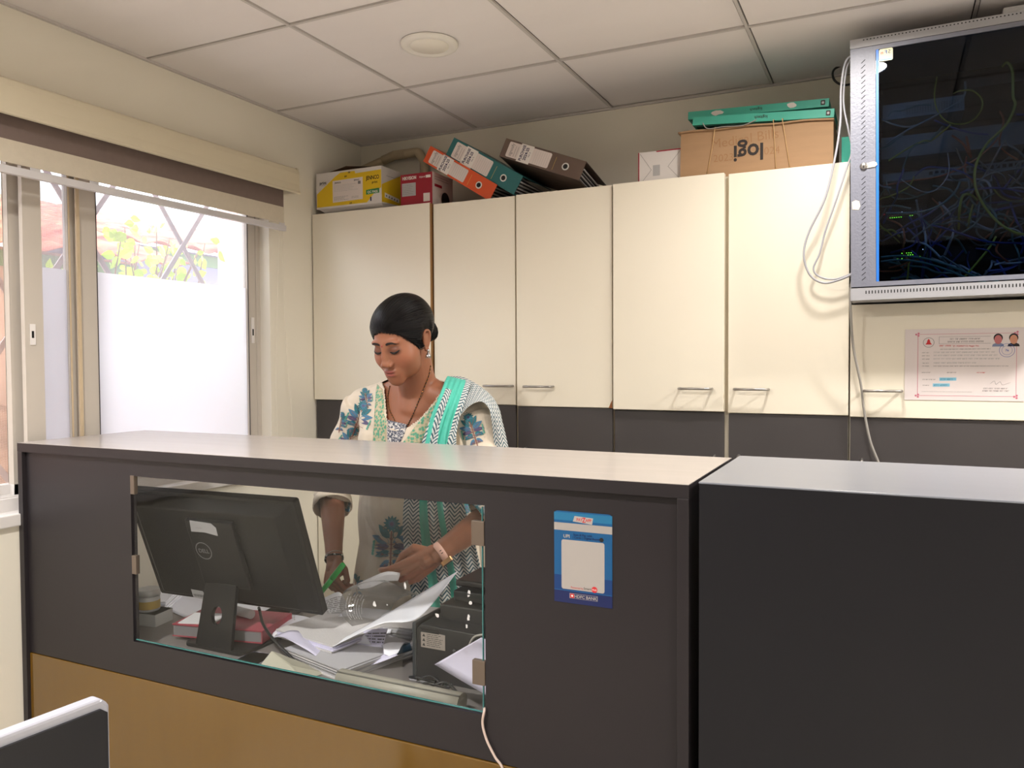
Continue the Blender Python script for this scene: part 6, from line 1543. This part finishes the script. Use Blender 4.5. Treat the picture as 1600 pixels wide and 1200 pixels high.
# ---- printed flowers, laid on the cloth
PC = dict(t=mat('dye_teal', (54, 120, 132), 0.85, var=0.15, vscale=120), b=mat('dye_blue', (84, 132, 164), 0.85, var=0.15, vscale=120), p=mat('dye_plum', (96, 92, 128), 0.85, var=0.15), r=mat('dye_rust', (150, 104, 96), 0.85, var=0.1), g=mat('dye_green', (96, 168, 150), 0.85, var=0.1))
def pushpoly(b, pts, m, bv, off=.0026):
    Q_ = [on(bv, x, y, off) for x, y in pts]
    if any(q is None for q in Q_): return
    c = sum(Q_, Vector())/len(Q_)
    if max((q-c).length for q in Q_) > .07: return
    cp = on(bv, sum(p[0] for p in pts)/len(pts), sum(p[1] for p in pts)/len(pts), off)
    if cp is None: return
    n = len(Q_); b.add(Q_+[cp], [(i, (i+1) % n, n) for i in range(n)], m)
def motif(b, cx, cy, s, rot, bv, kind=0):
    """block printed flower; s = height in image pixels at this distance"""
    ca, sa = cos(radians(rot)), sin(radians(rot))
    def T(x, y): return (cx+(x*ca-y*sa)*s, cy-(x*sa+y*ca)*s)
    def leaf(x, y, a, L, w, m, teeth=0):
        a = radians(a); ux, uy = cos(a), sin(a); P_l = []
        prof = [(0, 0), (.15, .35), (.35, .5), (.6, .42), (.85, .2), (1, 0)]
        for t_, h in prof: P_l.append((x+ux*L*t_-uy*w*h, y+uy*L*t_+ux*w*h))
        for t_, h in prof[-2:0:-1]: P_l.append((x+ux*L*t_+uy*w*h*.8, y+uy*L*t_-ux*w*h*.8))
        pushpoly(b, [T(*p) for p in P_l], m, bv)
    def line(x0, y0, x1, y1, w, m):
        dx, dy = x1-x0, y1-y0; L = sqrt(dx*dx+dy*dy); nx, ny = -dy/L*w, dx/L*w
        pushpoly(b, [T(x0+nx, y0+ny), T(x1+nx, y1+ny), T(x1-nx, y1-ny), T(x0-nx, y0-ny)], m, bv, .0032)
    # round spiky head
    for k in range(13): leaf(0, .36, k*360/13+5, .15, .07, PC['t'])
    for k in range(8): leaf(0, .36, k*45, .085, .05, PC['b'])
    pushpoly(b, [T(.035*cos(k*pi/4), .36+.035*sin(k*pi/4)) for k in range(8)], PC['p'], bv, .0032)
    line(0, .24, 0, -.1, .012, PC['r']); line(0, -.1, .0, -.48, .014, PC['r'])
    for sx in (1, -1):
        for k, (yy, a, L, w, c) in enumerate(((.12, 50, .30, .15, 't'), (.04, 22, .32, .16, 'b'), (-.02, -2, .30, .13, 'p'), (-.10, -22, .26, .13, 't'), (-.18, 15, .24, .09, 'b'), (-.25, -40, .20, .10, 'b'), (-.33, -10, .16, .07, 'p'))):
            aa = a if sx == 1 else 180-a
            leaf(sx*.03, yy, aa, L, w, PC[c]); line(0, yy-.04, sx*L*.75*cos(radians(a)), yy+L*.75*sin(radians(a)), .006, PC['r'])
        for k in range(5): leaf(sx*.30, .02-k*.05, 80+sx*10+k*8, .07, .05, PC['g'])
for (x, y, s, r_) in ((611, 852, 92, -2), (560, 655, 62, -20), (545, 690, 50, -30), (572, 622, 34, 10), (738, 672, 58, 18), (592, 700, 40, 0), (556, 915, 40, 10), (548, 800, 34, 0), (620, 735, 50, 0), (740, 795, 50, -40), (715, 800, 46, -60), (746, 890, 60, 20), (532, 660, 34, -10)):
    b = MB(); motif(b, x, y, s, r_, bvK)
    if b.v: o = b.build('block_print', weld=False); wear(o, kur); o.matrix_parent_inverse = Matrix.Identity(4)
# ---- neckline: embroidered bands and grey printed insert
def emb_mat(name, c0, c1, c2, sc):
    m = bpy.data.materials.new(name); m.use_nodes = True; n = m.node_tree.nodes; l = m.node_tree.links; p = n['Principled BSDF']; p.inputs['Roughness'].default_value = 0.8
    tc = n.new('ShaderNodeTexCoord'); v = n.new('ShaderNodeTexVoronoi'); v.inputs['Scale'].default_value = sc; l.new(tc.outputs['Object'], v.inputs['Vector'])
    cr = n.new('ShaderNodeValToRGB'); e = cr.color_ramp.elements; e[0].position = .38; e[0].color = (*s2l(c0), 1); e[1].position = .75; e[1].color = (*s2l(c2), 1); q = e.new(.55); q.color = (*s2l(c1), 1)
    l.new(v.outputs['Distance'], cr.inputs[0]); l.new(cr.outputs[0], p.inputs['Base Color'])
    bp = n.new('ShaderNodeBump'); bp.inputs['Strength'].default_value = .3; bp.inputs['Distance'].default_value = .002; l.new(v.outputs['Distance'], bp.inputs['Height']); l.new(bp.outputs[0], p.inputs['Normal'])
    return m
m_emb = emb_mat('embroidery_green', (96, 168, 140), (190, 184, 150), (208, 196, 168), 110)
m_ins = emb_mat('insert_grey_print', (70, 76, 92), (150, 150, 160), (222, 220, 216), 190)
def surf(px, py, off):
    a = on(bvK, px, py, off); s_ = on(bvS, px, py, off+.004)
    if a is None: return s_
    if s_ is None: return a
    return a if a.length < s_.length+0 and (a-Vector((0, 0, HC))).length < (s_-Vector((0, 0, HC))).length+.02 else s_
def band(L_, R_l, m, name, off=.002):
    A, B_ = [], []
    def den(P_l):
        out = []
        for i in range(len(P_l)-1):
            for k in range(6): t_ = k/6; out.append((P_l[i][0]*(1-t_)+P_l[i+1][0]*t_, P_l[i][1]*(1-t_)+P_l[i+1][1]*t_))
        return out+[P_l[-1]]
    L_, R_l = den(L_), den(R_l); b = MB(); rows = []
    for (a, c) in zip(L_, R_l):
        row = [surf(a[0]+(c[0]-a[0])*k/5, a[1]+(c[1]-a[1])*k/5, off) for k in range(6)]
        if all(r is not None for r in row): rows.append(row)
    V = [p for r_ in rows for p in r_]
    b.add(V, [(i*6+k, i*6+k+1, (i+1)*6+k+1, (i+1)*6+k) for i in range(len(rows)-1) for k in range(5)], m, smooth=True)
    o = b.build(name, weld=False); sd_ = o.modifiers.new('thickness', 'SOLIDIFY'); sd_.thickness = .002; sd_.offset = 0; s2 = o.modifiers.new('s', 'SMOOTH'); s2.iterations = 3; wear(o, kur); o.matrix_parent_inverse = Matrix.Identity(4); return o
band([(590, 594), (587, 610), (585, 640), (583, 668), (581, 700), (580, 740)], [(599, 601), (603, 628), (604, 656), (604, 672), (604, 700), (604, 740)], m_emb, 'neck_band')
band([(699, 600), (688, 615), (672, 637), (656, 656), (640, 676), (622, 700), (606, 730)], [(706, 612), (700, 624), (686, 650), (672, 672), (660, 690), (648, 710), (630, 740)], m_emb, 'neck_band')
band([(603, 655), (604, 672), (605, 690), (606, 708)], [(637, 663), (634, 676), (627, 690), (616, 708)], m_ins, 'neck_insert', .0012)
for k, (e_, v, r_) in enumerate(SLV):
    b = MB(); M = frame_m(e_-v*.004, v.orthogonal(), v.cross(v.orthogonal())); b.lathe([(r_*1.00, -.030), (r_*1.02, -.015), (r_*1.03, 0), (r_*.99, .001), (r_*.98, -.02)], (m_kur, emb_mat('cuff_print', (60, 130, 140), (130, 160, 176), (214, 204, 186), 70))[k], 40, M)
    o = b.build('cuff', weld=False)
    bm = bmesh.new(); bm.from_mesh(o.data); bmesh.ops.delete(bm, geom=[f for f in bm.faces if len(f.verts) > 5], context='FACES'); bm.to_mesh(o.data); bm.free()
    wear(o, kur); o.matrix_parent_inverse = Matrix.Identity(4)
# ---- trousers
b = MB()
for sgn in (-1, 1):
    hx = Vector((TX, 2.16, 0))+lv*sgn*.09
    b.tube([hx+Vector((0, 0, .88)), hx+Vector((0, 0, .50)), hx+Vector((0, .01, .09))], [.095, .072, .055], m_kur, 20)
wear(b.build('trousers', weld=False))
# ---- scarf
def chev_mat():
    m = bpy.data.materials.new('scarf_zigzag_white'); m.use_nodes = True; n = m.node_tree.nodes; l = m.node_tree.links; p = n['Principled BSDF']; p.inputs['Roughness'].default_value = 0.85
    uv = n.new('ShaderNodeUVMap'); sp = n.new('ShaderNodeSeparateXYZ'); l.new(uv.outputs[0], sp.inputs[0])
    def M_(op, a, b_=None, v=None):
        q = n.new('ShaderNodeMath'); q.operation = op; l.new(a, q.inputs[0])
        if b_ is not None: l.new(b_, q.inputs[1])
        if v is not None: q.inputs[1].default_value = v
        return q.outputs[0]
    tri = M_('PINGPONG', sp.outputs['Y'], v=.019); s_ = M_('ADD', sp.outputs['X'], tri)
    s_ = M_('MULTIPLY', s_, v=78.0); s_ = M_('FRACT', s_); s_ = M_('LESS_THAN', s_, v=.42)
    mx = n.new('ShaderNodeMix'); mx.data_type = 'RGBA'; mx.inputs['A'].default_value = (*s2l((216, 218, 216)), 1); mx.inputs['B'].default_value = (*s2l((48, 88, 104)), 1); l.new(s_, mx.inputs['Factor']); l.new(mx.outputs['Result'], p.inputs['Base Color'])
    return m
m_chev = chev_mat(); m_tl = mat('scarf_teal', (86, 196, 176), 0.75, var=0.12, vscale=60, bump=0.2, bscale=300, stretch=(3, 3, .4))
def drape(b, A, B_, nu, nv, colour, fold=.004, nf=4, bul=.02):
    PA = catmull([ay(*p) for p in A], 8); PB = catmull([ay(*p) for p in B_], 8)
    def at(P, u): x = u*(len(P)-1); i = min(int(x), len(P)-2); return P[i].lerp(P[i+1], x-i)
    V, UV = [], []
    lu = 0; last = None
    for i in range(nu+1):
        u = i/nu; a, c = at(PA, u), at(PB, u); m_ = (a+c)/2
        if last is not None: lu += (m_-last).length
        last = m_; w = (c-a).length; cd = Vector((0, 0, HC))-m_; cd.normalize()
        for j in range(nv+1):
            v = j/nv; off = fold*sin(v*nf*2*pi+1.3*sin(u*3))*(.4+.6*sin(pi*v)**.5)+bul*sin(pi*v)
            V.append(a.lerp(c, v)+cd*off); UV.append((lu, v*w*1.25))
    for i in range(nu):
        for j in range(nv):
            q = (i*(nv+1)+j, i*(nv+1)+j+1, (i+1)*(nv+1)+j+1, (i+1)*(nv+1)+j)
            m = m_tl if colour((i+.5)/nu, (j+.5)/nv) else m_chev
            F1 = [q]; b.add([V[k] for k in q], [(0, 1, 2, 3)], m, uv=[UV[k] for k in q], smooth=True)
def lerp_(a, b_, t): return a+(b_-a)*max(0, min(1, t))
def colB(u, v):
    t = (u-.35)/.25
    return (lerp_(.0, .25, t) < v < lerp_(.14, .38, t) and u > .18) or (lerp_(.38, .54, t) < v < lerp_(.80, .64, t)) or (u < .18 and v < .62)
b = MB()
drape(b, [(700, 588, 2.15), (697, 592, 2.08), (688, 615, 2.005), (676, 645, 1.975), (660, 690, 1.955), (642, 740, 1.955), (631, 790, 1.96), (631, 850, 1.975), (640, 905, 1.985), (648, 980, 1.99)],
      [(733, 596, 2.16), (735, 600, 2.10), (724, 635, 2.01), (715, 665, 1.985), (713, 692, 1.975), (716, 740, 1.98), (728, 800, 2.02), (745, 860, 2.06), (754, 910, 2.08), (760, 980, 2.09)], 90, 44, colB, fold=.0045, nf=5, bul=.016)
drape(b, [(705, 588, 2.19), (722, 589, 2.17), (745, 600, 2.14), (768, 618, 2.11), (780, 638, 2.09), (785, 658, 2.08), (793, 692, 2.09), (803, 745, 2.11), (812, 820, 2.12)],
      [(706, 640, 2.01), (716, 650, 1.995), (733, 634, 1.995), (751, 627, 2.005), (763, 637, 2.015), (768, 657, 2.02), (772, 692, 2.035), (778, 745, 2.05), (786, 820, 2.06)], 70, 16, lambda u, v: False, fold=.003, nf=2, bul=.024)
sc = b.build('scarf', weld=True); sd_ = sc.modifiers.new('thickness', 'SOLIDIFY'); sd_.thickness = .0012; wear(sc)
# ---- watch and bracelet
m_wb = mat('watch_strap_pink', (226, 178, 160), 0.5, var=0.02)
ax_l = (lw-J['le']).normalized(); c = lw-ax_l*.012; M = frame_m(c, ax_l.orthogonal(), ax_l.cross(ax_l.orthogonal()))
b = MB(); prof = [(.0285, -.010), (.0295, -.009), (.0295, .009), (.0285, .010)]
b.lathe(prof, m_wb, 36, M); wt = b.build('watch', weld=False)
bm = bmesh.new(); bm.from_mesh(wt.data); bmesh.ops.delete(bm, geom=[f for f in bm.faces if len(f.verts) > 5], context='FACES'); bm.to_mesh(wt.data); bm.free()
sd_ = wt.modifiers.new('t', 'SOLIDIFY'); sd_.thickness = .002; wear(wt)
cdir = (Vector((0, 0, HC))-c); cdir = (cdir-ax_l*cdir.dot(ax_l)).normalized()
under = (Vector((0.35, 0, -1))+cdir*.25); under = (under-ax_l*under.dot(ax_l)).normalized()
b = MB(); F = frame_m(c+under*.030, ax_l, under.cross(ax_l)); 
b.prism(rrect(-.017, -.014, .017, .014, .006), -.004, .008, mat('watch_case_gold', (216, 168, 120), 0.3, metal=.8, var=0), F); b.prism(rrect(-.014, -.011, .014, .011, .004), .008, .0085, m_blk, F)
o = b.build('watch_case', weld=False); o.parent = wt; 
b = MB(); F = frame_m(c+cdir*.0302, ax_l, cdir.cross(ax_l))
for k in range(2): b.prism([(-.0025+q[0], -.004+k*.008+q[1]) for q in ((0, 0), (.006, 0), (.006, .002), (0, .002))], 0, .0006, m_dark, F)
o = b.build('strap_hole', weld=False); o.parent = wt
ax_r = (rw-J['re']).normalized(); c = rw-ax_r*.002; M = frame_m(c, ax_r.orthogonal(), ax_r.cross(ax_r.orthogonal()))
b = MB()
for k in range(26):
    a = 2*pi*k/26; b.ball(M @ Vector((.0275*cos(a), .0275*sin(a), .002*sin(3*a))), .0036, m_bbead if k % 4 else m_silv, 5)
b.tube([M @ Vector((.0285*cos(2*pi*k/32), .0285*sin(2*pi*k/32), -.011+.003*cos(2*pi*k/32))) for k in range(33)], .0011, m_silv, 6)
wear(b.build('bracelet', weld=False))
b = MB(); q = tL[0]; k0 = pj_ = Vector(tL[1][0])
F = None
# ring on the middle finger of the left hand
rp_ = (J['lw']+ld.normalized()*.098); b = MB(); M = frame_m(rp_+Vector((0, 0, .006)), (0, 0, 1), (0, 1, 0)); b.lathe([(.0098, -.002), (.0104, 0), (.0098, .002)], m_silv, 20, M)
# ---- marker and the sheets in her hand
m_mk = mat('marker_green', (30, 170, 70), 0.3, var=0); pA, pB = ay(503, 924, 1.905), ay(537, 881, 1.935)
t = empty('marker_pen', pA, 'bright green marker pen in the woman\'s right hand', 'pen'); d = (pB-pA); L = d.length; M = frame_m((0, 0, 0), d.orthogonal(), d.cross(d.orthogonal()))
b = MB(); b.lathe([(.004, -.004), (.0078, 0), (.0082, L*.6)], m_mk, 18, M); b.build('barrel', t)
b = MB(); b.lathe([(.0088, L*.45), (.0092, L*.5), (.0088, L*.97), (.0065, L)], m_mk, 18, M); b.box((-.0015, .0088, L*.5), (.0015, .0115, L*.95), m_mk, M); b.build('cap', t)
for k in range(3):
    ruled([(559, 912+k*1.6, 1.78), (580, 902+k*1.6, 1.79), (604, 893+k*1.8, 1.81), (625, 895+k*1.6, 1.84)], [(563, 917+k*1.6, 1.78), (580, 915+k*1.3, 1.79), (600, 907+k*1.3, 1.81), (622, 904+k*1.6, 1.84)], m_pap, 'paper_sheet', ['topmost folded slip pinched in the woman\'s left hand', 'middle folded slip pinched in the woman\'s left hand', 'lowest folded slip pinched in the woman\'s left hand'][k], n=10, th=.0008)
